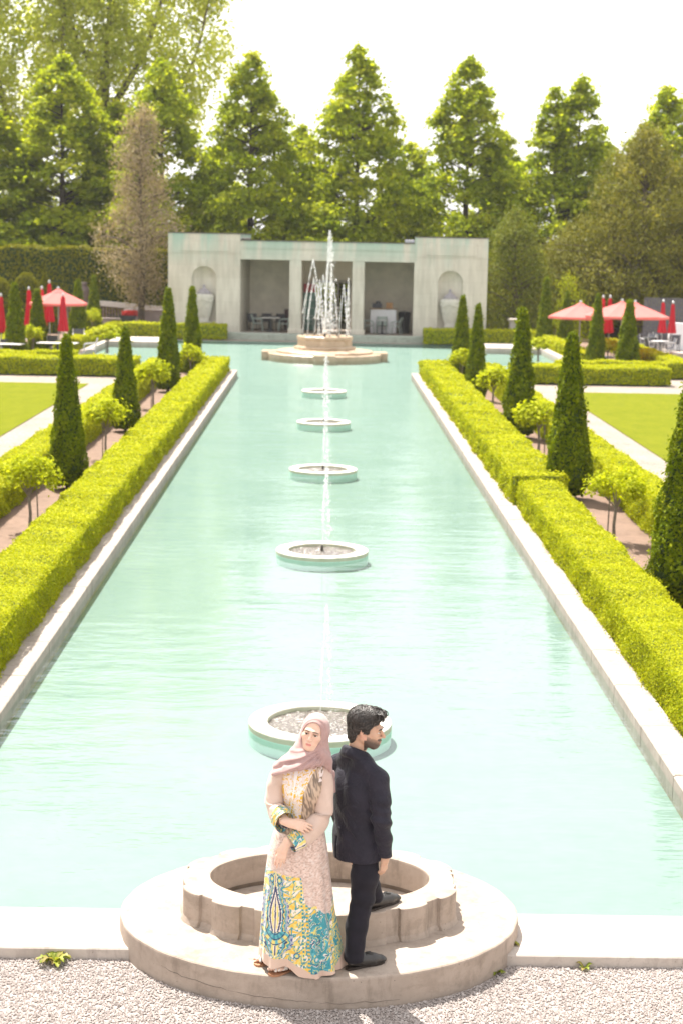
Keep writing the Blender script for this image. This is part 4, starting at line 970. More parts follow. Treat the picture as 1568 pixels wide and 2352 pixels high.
gs = [(-1.6, 105, 12.3, 3.4, 1, 'lower green tree filling the gap left of the tallest linden'), (5.2, 105, 11.4, 3.6, 0, 'lower green tree filling the gap right of the tallest linden'), (11.0, 104, 12.0, 3.3, 1, 'lower green tree left of the two topped linden'),
      (17.6, 105, 11.6, 3.6, 2, 'lower green tree right of the two topped linden'), (-7.2, 106, 11.0, 3.4, 0, 'lower green tree between the brown conifer and the pavilion tree'), (-13.0, 104, 13.5, 4., 0, 'green tree farther back, left of the brown conifer'), (23.6, 104, 11, 3.6, 1, 'green tree far right, behind the conifers')]
for i, (x, y, h, w_, k, l) in enumerate(gs): linden(x, y, h, w_, k, l, i * 1.7)

def loose_tree(label, x, y, h, limbs, seed, leaf=.27, name='poplar_tree'):
    rg = np.random.default_rng(seed); r = empty(name, (x, y, 0), 0, label, 'tree'); tr = MB(); cr = MB()
    for path, rad, ncl in limbs:
        pa = np.array(path, float); u = np.linspace(0, len(pa) - 1, 24)
        pts = np.stack([np.interp(u, range(len(pa)), pa[:, i]) for i in range(3)], 1)
        k_ = np.ones(5) / 5; pts2 = pts.copy()
        for i in range(3): pts2[2:-2, i] = np.convolve(pts[:, i], k_, 'valid')
        tr.tube(pts2, np.linspace(rad, .03, 24), 7)
        for c in range(ncl):
            i = int(rg.uniform(5, 23.99)); q = i / 23; c0 = pts2[i]
            L = rg.uniform(.6, 3.4) * (1.15 - .45 * q); a_ = rg.uniform(0, 6.28)
            tip = c0 + np.array([L * math.cos(a_), L * math.sin(a_) * .9, rg.uniform(.2, 1.0) * L * .7])
            if rg.uniform() < .5: tr.tube([c0, (c0 + tip) / 2 + [0, 0, .1], tip], [.045, .025, .01], 4)
            nb = int(rg.integers(3, 7))
            for b in range(nb):
                cc = tip + rg.normal(0, .45, 3) - np.array([0, 0, .25 * b]); m = int(rg.integers(14, 30))
                P = cc + rg.normal(0, 1, (m, 3)) * [.34, .34, .42]; N = np.tile([0, -.2, .5], (m, 1)) + rg.normal(0, .6, (m, 3)); N /= np.linalg.norm(N, axis=1)[:, None]
                cr.quads(leaf_verts(P, N, leaf, rg, .6, .7), 0, np.clip(rg.normal(.5, .25, m), 0, 1))
    tr.build('trunk', M['bark'], r); cr.build('crown', POPLAR, r); return r
loose_tree('tall loose pale poplar leaning right, its dark trunk above the brown conifer', -13.9, 112, 26, [
    ([(.6, 0, 0), (.2, 0, 8), (-1.1, 0, 14), (-.6, 0, 20), (.2, 0, 27)], .55, 120),
    ([(-.9, 0, 13), (1.6, .5, 17), (3.2, .5, 22), (4.4, 0, 27)], .26, 95),
    ([(.1, 0, 10), (3.0, -.5, 13), (5.2, -.5, 17), (6.4, 0, 23)], .22, 85),
    ([(-.9, 0, 15), (-3, .5, 18), (-4.2, 0, 23), (-4.6, 0, 27)], .22, 85)], 61)
loose_tree('tall loose pale poplar at the far left, trunk slanting to the top left corner', -20.6, 110, 26, [
    ([(2.4, 0, 0), (1.6, 0, 8), (-.6, 0, 13), (-1.6, 0, 19), (-1.2, 0, 27)], .45, 125),
    ([(1.2, 0, 9), (3.0, .4, 14), (3.4, .4, 20), (3.2, 0, 27)], .25, 105),
    ([(-.6, 0, 12), (-3.4, 0, 16), (-4, 0, 22)], .2, 75)], 62)

def conifer(name, label, x, y, h, prof, leaf, mat, ncl, per, seed, z0=.2, dense=.8, trunk=.2, up=.25):
    rg = np.random.default_rng(seed); r = empty(name, (x, y, 0), 0, label, 'tree'); tr = MB(); cr = MB()
    tr.tube([(0, 0, 0), (.08, 0, h * .3), (-.05, 0, h * .6), (.03, 0, h * .98)], [trunk, trunk * .8, trunk * .5, .02], 8)
    zs = np.array([p[0] for p in prof]); rs = np.array([p[1] for p in prof]); rm = rs.max(); k = 0
    while k < ncl:
        z = rg.uniform(zs[0], zs[-1]); w_ = np.interp(z, zs, rs)
        if rg.uniform() > w_ / rm + .1: continue
        a_ = rg.uniform(0, 6.28); s = rg.uniform(0, 1) ** (.35 if dense > .5 else .55); b = 1 + .17 * math.sin(2 * a_ + z * 1.3 + seed) + .14 * math.sin(5 * a_ - z * 2.3)
        C = np.array([w_ * s * b * math.cos(a_), w_ * s * b * math.sin(a_), z + s * w_ * up])
        if rg.uniform() < .3: tr.tube([(0, 0, z - w_ * .15), C * [.6, .6, 1] - [0, 0, .1], C], [.04, .025, .01], 4)
        m = int(per * rg.uniform(.6, 1.4)); sz = rg.uniform(.22, .42) * (.6 + .4 * w_ / rm)
        G_ = rg.normal(0, 1, (m, 3)); P = C + G_ * [sz, sz, sz * 1.15]; N = G_ * .6 + np.array([math.cos(a_) * .7, math.sin(a_) * .7, .6]); N /= np.linalg.norm(N, axis=1)[:, None]
        cr.quads(leaf_verts(P, N, leaf, rg, .6, .42), 0, np.clip(rg.normal(.45, .15) + rg.normal(0, .18, m), 0, 1)); k += 1
    tr.build('trunk', M['bark'], r); cr.build('crown', mat, r); return r
conifer('brown_conifer', 'thin brownish conifer with a bare trunk, left of the pavilion', -9.95, 89.2, 11.7, [(1.4, .5), (2.4, 1.7), (3.8, 2.35), (5.2, 2.2), (6.4, 1.35), (8.2, 1.2), (9.8, .95), (11.2, .7), (11.8, .3)], .15, BROWN, 400, 44, 71, dense=.3, trunk=.19)
conifer('olive_conifer', 'great broad olive green conifer at the right, behind the parasols', 17.6, 92, 11.4, [(.3, 4.4), (2.5, 5.0), (4.6, 4.3), (6.6, 3.1), (8.6, 2.2), (10.2, 1.35), (11.4, .4)], .19, OLIVE, 820, 62, 72, trunk=.3)
conifer('olive_conifer', 'second broad olive conifer at the right border, partly behind the great one', 21.6, 93.5, 8.6, [(.3, 3.0), (2.5, 3.4), (5, 2.8), (7, 1.8), (8.5, .5)], .19, OLIVE, 560, 65, 73, trunk=.3)
conifer('olive_conifer', 'smaller green conifer just right of the pavilion', 10.2, 89.5, 6.9, [(.2, 1.7), (1.8, 1.9), (4, 1.5), (5.6, .9), (6.8, .2)], .16, leafmat('green_juniper_spray', [(.11, .14, .012), (.17, .20, .018), (.24, .26, .028), (.32, .31, .04)], .32, .6, .15, .5, .8), 300, 48, 74, trunk=.2)
conifer('olive_conifer', 'dark conifer filling the ground between the two olive conifers', 13.6, 93.5, 5.6, [(.1, 1.9), (2, 2.1), (4, 1.5), (5.5, .3)], .17, OLIVE, 360, 60, 75, trunk=.2)
conifer('yellow_spruce', 'small bright yellow-green spruce between the slim right cone and the parasols', 13.0, 88.5, 3.5, [(.2, 1.35), (1.2, 1.2), (2.4, .8), (3.4, .2)], .14, LIME, 120, 26, 76, dense=.3, trunk=.08, up=-.15)

def dome(label, x, y, h, w_, seed, flat=True):
    rg = np.random.default_rng(seed); mb = MB(); m = 4200; a_ = rg.uniform(0, 6.28, m); q = rg.uniform(0, 1, m)
    def pr(q): return w_ / 2 * np.where(q < .62, .97, np.sqrt(np.clip(1 - ((q - .62) / .38) ** 2, 0, 1)) * .97) if flat else w_ / 2 * np.sin(np.clip(1 - q, 0, 1) * 1.5) ** .8
    mb.lathe([(float(max(.02, pr(np.array(t_)) * .9)), t_ * h * .97) for t_ in np.linspace(0, 1, 14)], 14, mi=1)
    tp = rg.uniform(0, 1, m) < .25; q = np.where(tp & flat, rg.uniform(.62, 1, m), q); r_ = pr(q) * (1 - np.abs(rg.normal(0, .03, m)))
    P = np.stack([r_ * np.cos(a_), r_ * np.sin(a_), q * h], 1); N = np.stack([np.cos(a_), np.sin(a_), .3 + q], 1)
    mb.quads(leaf_verts(P, N / np.linalg.norm(N, axis=1)[:, None], .13, rg, .7), 0, np.clip(rg.normal(.5, .2, m), 0, 1))
    o = mb.build('clipped_shrub', [TALLH, CONE_CORE], None, False, (x, y, 0)); tag(o, label, 'shrub')
dome('clipped flat topped shrub at the far left before the tall hedge', -16.6, 84, 2.95, 1.5, 81)
dome('clipped dome shrub second from the left before the tall hedge', -15.55, 86, 3.15, 1.45, 82)
dome('pointed soft shrub between the dome shrub and the brown vase', -14.75, 87, 3.1, 1.55, 83, False)

# understory and the far wood, one mass each
rg = np.random.default_rng(9)
mb = MB(); m = 30000
x = rg.uniform(-34, 36, m); y = rg.uniform(108, 112, m); hh = 5.6 + 1.2 * np.sin(x * .7) + .9 * np.sin(x * 1.9 + 1) + .6 * np.sin(x * 4.3); z = hh * rg.uniform(0, 1, m) ** .8
P = np.stack([x, y - (z < hh * .5) * .6, z], 1); N = np.tile([0, -.6, .6], (m, 1)); mb.quads(leaf_verts(P, N, .42, rg, .6, .7), 0, np.clip(rg.normal(.45, .22, m), 0, 1))
mb.box2(-34, 36, 112.2, 112.6, 0, 4.2, 1)
tag(mb.build('far_wood', [WOODS, CONE_CORE]), 'dark mass of undergrowth and wood behind the row of lindens', 'wood', kind='stuff')
mb = MB(); m = 16000
x = rg.uniform(-26, 30, m); y = rg.uniform(100.6, 102.5, m); hh = 4.6 + .9 * np.sin(x * .9) + .7 * np.sin(x * 2.3 + 1); z = hh * rg.uniform(0, 1, m) ** .7
P = np.stack([x, y, z], 1); N = np.tile([0, -.5, .7], (m, 1)); mb.quads(leaf_verts(P, N, .34, rg, .6, .7), 0, np.clip(rg.normal(.5, .25, m), 0, 1))
tag(mb.build('undergrowth', WOODS), 'leafy undergrowth at the feet of the lindens behind the pavilion roof', 'undergrowth', kind='stuff')
# ------------------------------------------------------------------ people: signed distance modelling on a grid
class Field:
    def __init__(s, lo, hi, h):
        s.lo = np.array(lo, float); s.h = h; s.n = np.ceil((np.array(hi) - s.lo) / h).astype(int) + 1
        s.f = np.full(s.n, .2, np.float32)
        s.ax = [s.lo[i] + h * np.arange(s.n[i]) for i in range(3)]
    def block(s, a, b, m):
        i0 = np.clip(np.floor((np.minimum(a, b) - m - s.lo) / s.h).astype(int), 0, s.n - 1); i1 = np.clip(np.ceil((np.maximum(a, b) + m - s.lo) / s.h).astype(int) + 1, 1, s.n)
        sl_ = tuple(slice(i0[i], i1[i]) for i in range(3))
        G_ = np.meshgrid(*[s.ax[i][sl_[i]] for i in range(3)], indexing='ij')
        return sl_, np.stack(G_, -1)
    def comb(s, sl_, d, k, op='u'):
        a = s.f[sl_]
        if op == 'u':
            if k > 0: hh = np.maximum(k - np.abs(a - d), 0) / k; s.f[sl_] = np.minimum(a, d) - hh * hh * k * .25
            else: s.f[sl_] = np.minimum(a, d)
        else:
            d = -d
            if k > 0: hh = np.maximum(k - np.abs(a - d), 0) / k; s.f[sl_] = np.maximum(a, d) + hh * hh * k * .25
            else: s.f[sl_] = np.maximum(a, d)
    def cap(s, a, b, ra, rb, k=.02, op='u'):
        a = np.array(a, float); b = np.array(b, float); m = max(ra, rb) + .06
        sl_, P = s.block(a, b, m)
        ab = b - a; L2 = max(ab @ ab, 1e-9); t = np.clip(((P - a) @ ab) / L2, 0, 1)
        d = np.linalg.norm(P - a - t[..., None] * ab, axis=-1) - (ra + (rb - ra) * t)
        s.comb(sl_, d, k, op); return s
    def chain(s, pts, rad, k=.02, k0=None):
        for i in range(len(pts) - 1): s.cap(pts[i], pts[i + 1], rad[i], rad[i + 1], (k0 if (i == 0 and k0 is not None) else k))
        return s
    def ell(s, c, r, M_=None, k=.02, op='u'):
        c = np.array(c, float); r = np.array(r, float); m = r.max() + .06
        sl_, P = s.block(c, c, m); q = P - c
        if M_ is not None: q = q @ M_            # columns of M_ are the local axes
        k0 = np.linalg.norm(q / r, axis=-1); k1 = np.linalg.norm(q / (r * r), axis=-1) + 1e-9
        s.comb(sl_, k0 * (k0 - 1) / k1, k, op); return s
    def mesh(s):
        f = s.f; ins = f < 0
        c = np.zeros(np.array(f.shape) - 1, np.int8)
        for dx in (0, 1):
            for dy in (0, 1):
                for dz in (0, 1): c += ins[dx:f.shape[0] - 1 + dx, dy:f.shape[1] - 1 + dy, dz:f.shape[2] - 1 + dz]
        act = (c > 0) & (c < 8); idx = np.argwhere(act); ID = np.full(act.shape, -1, np.int64); ID[act] = np.arange(len(idx))
        acc = np.zeros((len(idx), 3)); cnt = np.zeros(len(idx))
        corners = [(x, y, z) for x in (0, 1) for y in (0, 1) for z in (0, 1)]
        val = {q: f[idx[:, 0] + q[0], idx[:, 1] + q[1], idx[:, 2] + q[2]].astype(float) for q in corners}
        for q in corners:
            for ax in range(3):
                if q[ax] == 0:
                    p = list(q); p[ax] = 1; p = tuple(p); a, b = val[q], val[p]; m = (a < 0) != (b < 0)
                    t = np.where(m, a / np.where(m, a - b, 1), 0); pt = np.array(q, float)[None] + 0 * acc; pt[:, ax] = t
                    acc[m] += pt[m]; cnt[m] += 1
        V = s.lo + s.h * (idx + acc / cnt[:, None]); Fs = []
        for ax in range(3):
            o1, o2 = (ax + 1) % 3, (ax + 2) % 3
            sa = [slice(None)] * 3; sb = [slice(None)] * 3; sa[ax] = slice(0, -1); sb[ax] = slice(1, None)
            A = ins[tuple(sa)]; B = ins[tuple(sb)]; E = np.argwhere(A != B)
            E = E[(E[:, o1] > 0) & (E[:, o2] > 0) & (E[:, o1] < act.shape[o1]) & (E[:, o2] < act.shape[o2])]
            fl = A[tuple(E.T)]
            def at(d1, d2): Q = E.copy(); Q[:, o1] -= d1; Q[:, o2] -= d2; return ID[tuple(Q.T)]
            q = np.stack([at(1, 1), at(0, 1), at(0, 0), at(1, 0)], 1)
            q[~fl] = q[~fl][:, ::-1]; Fs.append(q)
        return V, np.concatenate(Fs)

def vnoise(x, y, sc, seed=0):
    x = np.asarray(x) * sc; y = np.asarray(y) * sc; xi = np.floor(x).astype(int); yi = np.floor(y).astype(int); fx = x - xi; fy = y - yi
    fx = fx * fx * (3 - 2 * fx); fy = fy * fy * (3 - 2 * fy)
    def hsh(a, b): q = np.sin(a * 127.1 + b * 311.7 + seed * 74.7) * 43758.5453; return q - np.floor(q)
    return (hsh(xi, yi) * (1 - fx) + hsh(xi + 1, yi) * fx) * (1 - fy) + (hsh(xi, yi + 1) * (1 - fx) + hsh(xi + 1, yi + 1) * fx) * fy

def frame(f, roll=0., up=(0, 0, 1)):
    f = np.array(f, float); f /= np.linalg.norm(f); r = np.cross(f, up); r /= np.linalg.norm(r); u = np.cross(r, f)
    c, s_ = math.cos(roll), math.sin(roll)
    return np.stack([r * c + u * s_, f, -r * s_ + u * c], 1)     # columns: right, forward, up

def colmat(name, rough=.6, spec=.3, bump=0, bsc=200, sss=0, sheen=0):
    t = NT(name); at = t.n('Attribute'); at.attribute_name = 'col'
    nrm = t.bump(t.noise(t.coord(), bsc, 3), bump, .004) if bump else None
    kw = {}
    if sss: kw = {'Subsurface_Weight': sss, 'Subsurface_Scale': .02}
    if sheen: kw['Sheen_Weight'] = sheen
    return t.done(t.pbsdf(at.outputs['Color'], rough, nrm, spec, 0, **kw))

class Scaled:
    def __init__(s, F, k): s.F, s.k = F, k
    def ell(s, c, r, M_=None, k=.02, op='u'): s.F.ell(c, np.array(r) * s.k, M_, k * s.k, op)
    def cap(s, a, b, ra, rb, k=.02, op='u'): s.F.cap(a, b, ra * s.k, rb * s.k, k * s.k, op)
def head(F, C, A, w=1., jaw=1., nose=1., sc=1.):
    """skull, face, ears and neck stump in the frame A (right, forward, up) about C"""
    L = lambda *p: C + A @ (np.array(p) * sc)
    F = Scaled(F, sc)
    F.ell(L(0, -.018, .035), (.076 * w, .099, .086), A, .0)
    F.ell(L(0, .028, -.03), (.063 * w, .066, .088), A, .03)
    for s in (-1, 1):
        F.cap(L(s * .054 * w * jaw, -.005, -.045), L(s * .026 * jaw, .062, -.100), .024, .019, .03)
        F.ell(L(s * .039 * w, .062, -.020), (.0225, .022, .020), A, .025)
        F.cap(L(s * .012, .090, .026), L(s * .043, .078, .024), .010, .009, .014)
    F.ell(L(0, .073, -.098), (.024 * jaw, .021, .020), A, .02)
    F.ell(L(0, .082, -.066), (.030, .018, .026), A, .02)
    for s in (-1, 1): F.ell(L(s * .0315, .101, .004), (.0175, .016, .0095), A, .010, 's')
    for s in (-1, 1):
        F.ell(L(s * .0315, .0815, .0115), (.0165, .0148, .0090), A, .003); F.ell(L(s * .0315, .0815, -.0060), (.0155, .0138, .0075), A, .003)
    F.cap(L(0, .090, .014), L(0, .1125 * nose, -.030), .0085, .0115, .012)
    for s in (-1, 1): F.ell(L(s * .012, .101, -.035), (.0085, .010, .008), A, .006)
    F.cap(L(-.017, .0955, -.0605), L(.017, .0955, -.0605), .0062, .0062, .006); F.cap(L(0, .0985, -.0605), L(0, .0985, -.0605), .007, .007, .008)
    F.cap(L(-.014, .0955, -.0715), L(.014, .0955, -.0715), .0072, .0072, .006)
    F.cap(L(-.022, .103, -.0663), L(.022, .103, -.0663), .0022, .0022, .003, 's')
    for s in (-1, 1):
        B = frame(A @ np.array([0, 1, .1]), s * .12)
        F.ell(L(s * .078 * w, -.012, -.004), (.010, .019, .033), A, .008); F.ell(L(s * .089 * w, -.006, .002), (.008, .010, .018), A, .006, 's')
        F.ell(L(s * .078 * w, .000, -.008), (.006, .005, .007), A, .004)
    return L

def hand(F, W, A, side, curl, sc=1., thumb=(.6, .5), spread=.12):
    """W wrist, A columns: lateral (towards the thumb), along the fingers, out of the back of the hand. curl = per finger (three bends)"""
    L = lambda p: W + A @ (np.array(p, float) * sc)
    xs = [.028, .009, -.010, -.027]; ln = [.040, .045, .041, .031]; kn = [.084, .088, .083, .074]
    for x, y in zip(xs, kn): F.cap(L((x * .55, .005, 0)), L((x, y, .002)), .0155 * sc, .0112 * sc, .014)
    F.cap(L((0, -.05, 0)), L((0, .02, 0)), .027 * sc, .024 * sc, .02)
    for i in range(4):
        p = np.array([xs[i], kn[i], .002]); a = 0.; r = [.0098, .0088, .0078, .0068]
        for j, l in enumerate([ln[i], ln[i] * .62, ln[i] * .5]):
            a += curl[i][j]; sp = spread * (xs[i] / .028) * (.5 if j == 0 else .2)
            d = np.array([math.sin(sp), math.cos(a), -math.sin(a)]); d /= np.linalg.norm(d); q = p + d * l
            F.cap(L(p), L(q), r[j] * sc, r[j + 1] * sc, .003 if j else .006); p = q
    p0, p1 = np.array([.018, .018, -.006]), np.array([.042, .048, -.014])
    d = np.array([.35, .85, -.3]) + np.array([-.3, 0, -.5]) * thumb[0]; d /= np.linalg.norm(d); p2 = p1 + d * .031
    d2 = d + np.array([-.5, .1, -.3]) * thumb[1]; d2 /= np.linalg.norm(d2); p3 = p2 + d2 * .025
    F.cap(L(p0), L(p1), .0155 * sc, .0125 * sc, .014); F.cap(L(p1), L(p2), .0115 * sc, .0098 * sc, .004); F.cap(L(p2), L(p3), .0098 * sc, .0078 * sc, .004)

def person_mesh(name, V, Fq, mat, root, base, col=None, smooth=True):
    o = mesh_obj(name, V - np.array(base), Fq, mat, root, smooth, cols=col); return o
def eyes(L, A, root, base, look, iris, sc=1.):
    for s in (-1, 1):
        mb = MB(); n1, n2 = 12, 16; r = .0128 * sc; C = L(s * .0315, .0825, .0035); G_ = A @ (np.array([0, 1, 0]) + np.array(look)); G_ /= np.linalg.norm(G_)
        V = []; 
        for i in range(n1 + 1):
            for j in range(n2):
                th_, ps = math.pi * i / n1, 2 * math.pi * j / n2; V.append((math.sin(th_) * math.cos(ps), math.sin(th_) * math.sin(ps), math.cos(th_)))
        V = np.array(V); B = frame(G_); W_ = (V @ np.stack([B[:, 0], B[:, 2], B[:, 1]], 1).T) * r
        fq = np.array([(i * n2 + j, i * n2 + (j + 1) % n2, (i + 1) * n2 + (j + 1) % n2, (i + 1) * n2 + j) for i in range(n1) for j in range(n2)])
        c = np.where(V[:, 2:3] > .97, np.array([[.008, .006, .005]]), np.where(V[:, 2:3] > .80, np.array([iris]), np.array([[.62, .58, .54]])))
        person_mesh('eye', W_ + C, fq, EYE, root, base, c)
def line(name, pts, rad, mat, root, base, n=8):
    pts = np.array(pts); u = np.linspace(0, len(pts) - 1, 15); c = [np.polyfit(range(len(pts)), pts[:, i], min(3, len(pts) - 1)) for i in range(3)]
    rad = np.interp(u, range(len(pts)), rad); pts = np.stack([np.polyval(q, u) for q in c], 1)
    MB().tube(np.array(pts) - np.array(base), rad, n).build(name, mat, root, True)
EYE = colmat('eye', .15, .5)
SKIN = colmat('skin', .5, .35, .06, 260, .12)
CLOTHCOL = colmat('printed_silk', .45, .3, .08, 120, 0, .2)

# ============================================================ the man
mbase = np.array([.27, 10.36, .22])
man = empty('person', mbase, 0, 'bearded man in a dark suit, back turned, one foot on the basin rim', 'person')
hC = np.array([.298, 10.40, 1.832]); hA = frame((.965, -.22, -.10), R(-1))
tf = np.array([.75, .66, 0]); tf /= np.linalg.norm(tf); trt = np.array([tf[1], -tf[0], 0]); tC = np.array([.245, 10.42, 0])
T = lambda x, y, z: tC + trt * x + tf * y + np.array([0, 0, z])
F = Field((-.1, 9.98, .2), (.72, 10.95, 2.0), .0042)
L = head(F, hC, hA, 1., 1.12, 1.06)
F.chain([L(0, -.035, -.05), L(0, -.045, -.12), T(0, -.02, 1.60)], [.058, .053, .055], .03)
F.chain([T(-.15, 0, 1.52), T(0, .0, 1.54), T(.15, 0, 1.52)], [.045, .05, .045], .03)
F.ell(T(0, 0, 1.38), (.16, .10, .22), np.stack([trt, tf, [0, 0, 1.]], 1), .05); F.ell(T(0, .01, 1.14), (.12, .07, .18), np.stack([trt, tf, [0, 0, 1.]], 1), .06)
SH, EL, WR = np.array([.375, 10.29, 1.535]), np.array([.402, 10.235, 1.265]), np.array([.437, 10.30, 1.005])
F.chain([SH, EL, WR], [.05, .042, .028], .02)
SH2, EL2, WR2 = np.array([.11, 10.56, 1.53]), np.array([.10, 10.64, 1.25]), np.array([.16, 10.70, 1.02])
F.chain([SH2, EL2, WR2], [.05, .042, .028], .02)
HIPR, KNR, ANR = T(.09, 0, .99), np.array([.292, 10.335, .70]), np.array([.245, 10.275, .30])
HIPL, KNL, ANL = T(-.09, 0, .99), np.array([.30, 10.62, .80]), np.array([.385, 10.69, .545])
F.chain([HIPR, KNR, ANR], [.066, .05, .038], .03); F.chain([HIPL, KNL, ANL], [.066, .05, .038], .03)
for AN, d in ((ANR, (.89, .46, 0)), (ANL, (.72, .69, 0))): F.chain([AN, AN + np.array(d) * .04 - [0, 0, .035], AN + np.array(d) * .15 - [0, 0, .05]], [.038, .036, .026], .02)
hd = np.array([-.12, .12, -1.]); hd /= np.linalg.norm(hd); bk = np.array([.80, -.55, 0]); bk -= hd * (bk @ hd); bk /= np.linalg.norm(bk); lat = np.cross(hd, bk)
if lat @ tf < 0: lat = -lat
hand(F, WR + hd * .025, np.stack([lat, hd, bk], 1), 1, [(.35, .5, .3), (.45, .6, .35), (.5, .65, .4), (.55, .7, .4)], 1.0)
hd2 = np.array([.1, .2, -1.]); hd2 /= np.linalg.norm(hd2); bk2 = -trt - hd2 * (-trt @ hd2); bk2 /= np.linalg.norm(bk2)
hand(F, WR2 + hd2 * .02, np.stack([np.cross(bk2, hd2), hd2, bk2], 1), -1, [(.4, .5, .3)] * 4, 1.0)
V, Fq = F.mesh()
q = (V - hC) @ hA
skin = np.array([.50, .305, .21]); c = np.tile(skin, (len(V), 1)) * (1 + .06 * (vnoise(V[:, 0] + V[:, 1], V[:, 2], 60, 1) - .5))[:, None]
hm = np.linalg.norm(q, axis=1) < .2
lips = hm & (np.abs(q[:, 0]) < .022) & (q[:, 1] > .085) & (q[:, 2] < -.055) & (q[:, 2] > -.079); c[lips] = (.38, .18, .14)
nz = vnoise(q[:, 1], q[:, 2], 220, 3)
edge_ = -.020 - .42 * np.clip(q[:, 1] - .012, 0, .2) - .010 * (nz - .5)
beard = hm & (q[:, 2] < edge_) & (q[:, 2] > -.125 - .2 * np.clip(.06 - q[:, 1], -.05, .1)) & (q[:, 1] > .002) & ~lips
mous = hm & (q[:, 1] > .08) & (q[:, 2] < -.043) & (q[:, 2] > -.058) & (np.abs(q[:, 0]) < .034)
jawd = np.clip((edge_ - q[:, 2]) / .03, 0, 1)
k_ = np.where(mous, .9, np.where(beard, .35 + .55 * jawd, 0))[:, None]
c = c * (1 - k_) + np.array([.035, .024, .02]) * k_
ear = hm & (np.abs(q[:, 0]) > .074) & (q[:, 1] < .02) & (np.abs(q[:, 2]) < .05); c[ear] = (.52, .285, .20)
body = person_mesh('body', V, Fq, SKIN, man, mbase, c)
eyes(L, hA, man, mbase, (0, 0, -.15), (.03, .018, .012))
HAIR = simple('dark_hair', (.030, .023, .019), .42, .5, 45, 0, 60, 0, .5)
for s in (-1, 1):
    line('eyebrow', [L(s * .010, .1025, .0195), L(s * .022, .1025, .0245), L(s * .036, .097, .0255), L(s * .050, .085, .019)], [.0030, .0042, .0038, .0015], HAIR, man, mbase)
    line('eyelash', [L(s * .017, .0935, .0045), L(s * .031, .0975, .0075), L(s * .046, .0875, .004)], [.0010, .0016, .0010], HAIR, man, mbase)
# hair: a cap with swept wavy locks
H = Field(hC - .19, hC + .2, .0045)
H.ell(L(0, -.026, .046), (.087, .107, .094), hA, 0); H.ell(L(0, .045, .100), (.064, .052, .042), hA, .03); H.ell(L(0, -.078, -.034), (.068, .044, .084), hA, .03)
for s in (-1, 1): H.ell(L(s * .070, .012, .028), (.016, .030, .040), hA, .015)
sl_, P = H.block(hC - .19, hC + .2, 0); ql = (P - hC) @ hA
cut = np.minimum(np.maximum(ql[..., 1] - .072 - .25 * np.clip(ql[..., 2] - .07, -.02, .1), -(ql[..., 2] - .078)) * -1, 9)
face = np.maximum(.030 - (ql[..., 1]), ql[..., 2] - .070 + np.abs(ql[..., 0]) * .5)          # keep hair off the face
lowc = np.maximum(-.018 - ql[..., 1], ql[..., 2] + .005)                                     # and off the ears and cheeks
nap = ql[..., 2] + .122
H.f = np.maximum(np.maximum(np.maximum(H.f, -face), -lowc), -nap).astype(np.float32)
Vh, Fh = H.mesh(); mbh = MB(); mbh.add(Vh - mbase, Fh.tolist())
rg = np.random.default_rng(17)
HC = np.array([0, -.024, .045])
def hair_r(d):
    """distance of the hair surface from the skull centre along d (head frame)"""
    t_ = np.linspace(.05, .18, 66); P_ = hC + (HC + d[None] * t_[:, None]) @ hA.T; I_ = np.clip(np.round((P_ - H.lo) / H.h).astype(int), 0, H.n - 1)
    ins_ = H.f[I_[:, 0], I_[:, 1], I_[:, 2]] < 0
    return t_[ins_].max() if ins_.any() else 0
for k in range(1500):
    az = rg.uniform(-3.1, 3.1); el = rg.uniform(-.95, 1.5) if rg.uniform() < .62 else rg.uniform(.5, 1.5)
    d = np.array([math.sin(az) * math.cos(el), -math.cos(az) * math.cos(el), math.sin(el)]); r0 = hair_r(d)
    if r0 < .085: continue
    top = max(0, d[2]); sgn = 1 if d[0] > 0 else -1
    flow = np.array([.35 * sgn + .5 * d[0] + .25 * top, -.55 + .5 * top * (d[1] > -.2), -.55 * (1 - top) + .05]); flow += rg.normal(0, .22, 3)
    flow = flow - d * (flow @ d); flow /= np.linalg.norm(flow) + 1e-6; side = np.cross(flow, d); ln_ = rg.uniform(.035, .07) * (.75 + .5 * top); ph = rg.uniform(0, 6); pts = []; amp = rg.uniform(.005, .012)
    for i in range(8):
        t_ = i / 7; cc = d * r0 + flow * ln_ * t_ + side * amp * math.sin(ph + t_ * 5.5); dd = cc / np.linalg.norm(cc); rr = hair_r(dd)
        if rr < .08: break
        pts.append(L(*(HC + dd * (rr + .001 + (.004 + .010 * top) * math.sin(math.pi * min(1, t_ * .9)) * rg.uniform(.6, 1.2) + .005 * top))))
    if len(pts) < 4: continue
    q_ = np.linspace(0, 1, len(pts)); mbh.tube(np.array(pts) - mbase, (.0031 if k % 6 else .0078) * (1 - .75 * q_) + .0003, 5)
for k in range(60):   # curls lifting over the forehead
    x0 = rg.uniform(-.055, .062); y0 = rg.uniform(.052, .075); p0 = np.array([x0, y0, .128]); l_ = rg.uniform(.6, 1.15); s_ = rg.normal(0, .012)
    mbh.tube(np.array([L(*p0), L(x0 + s_ * .5, y0 + .022 * l_, .136), L(x0 + s_, y0 + .040 * l_, .124), L(x0 + s_ * 1.6, y0 + .046 * l_, .104), L(x0 + s_ * 2.4, y0 + .036 * l_, .088)]) - mbase, [.0035, .0036, .003, .0022, .0006], 5)
mbh.build('hair', HAIR, man, True)

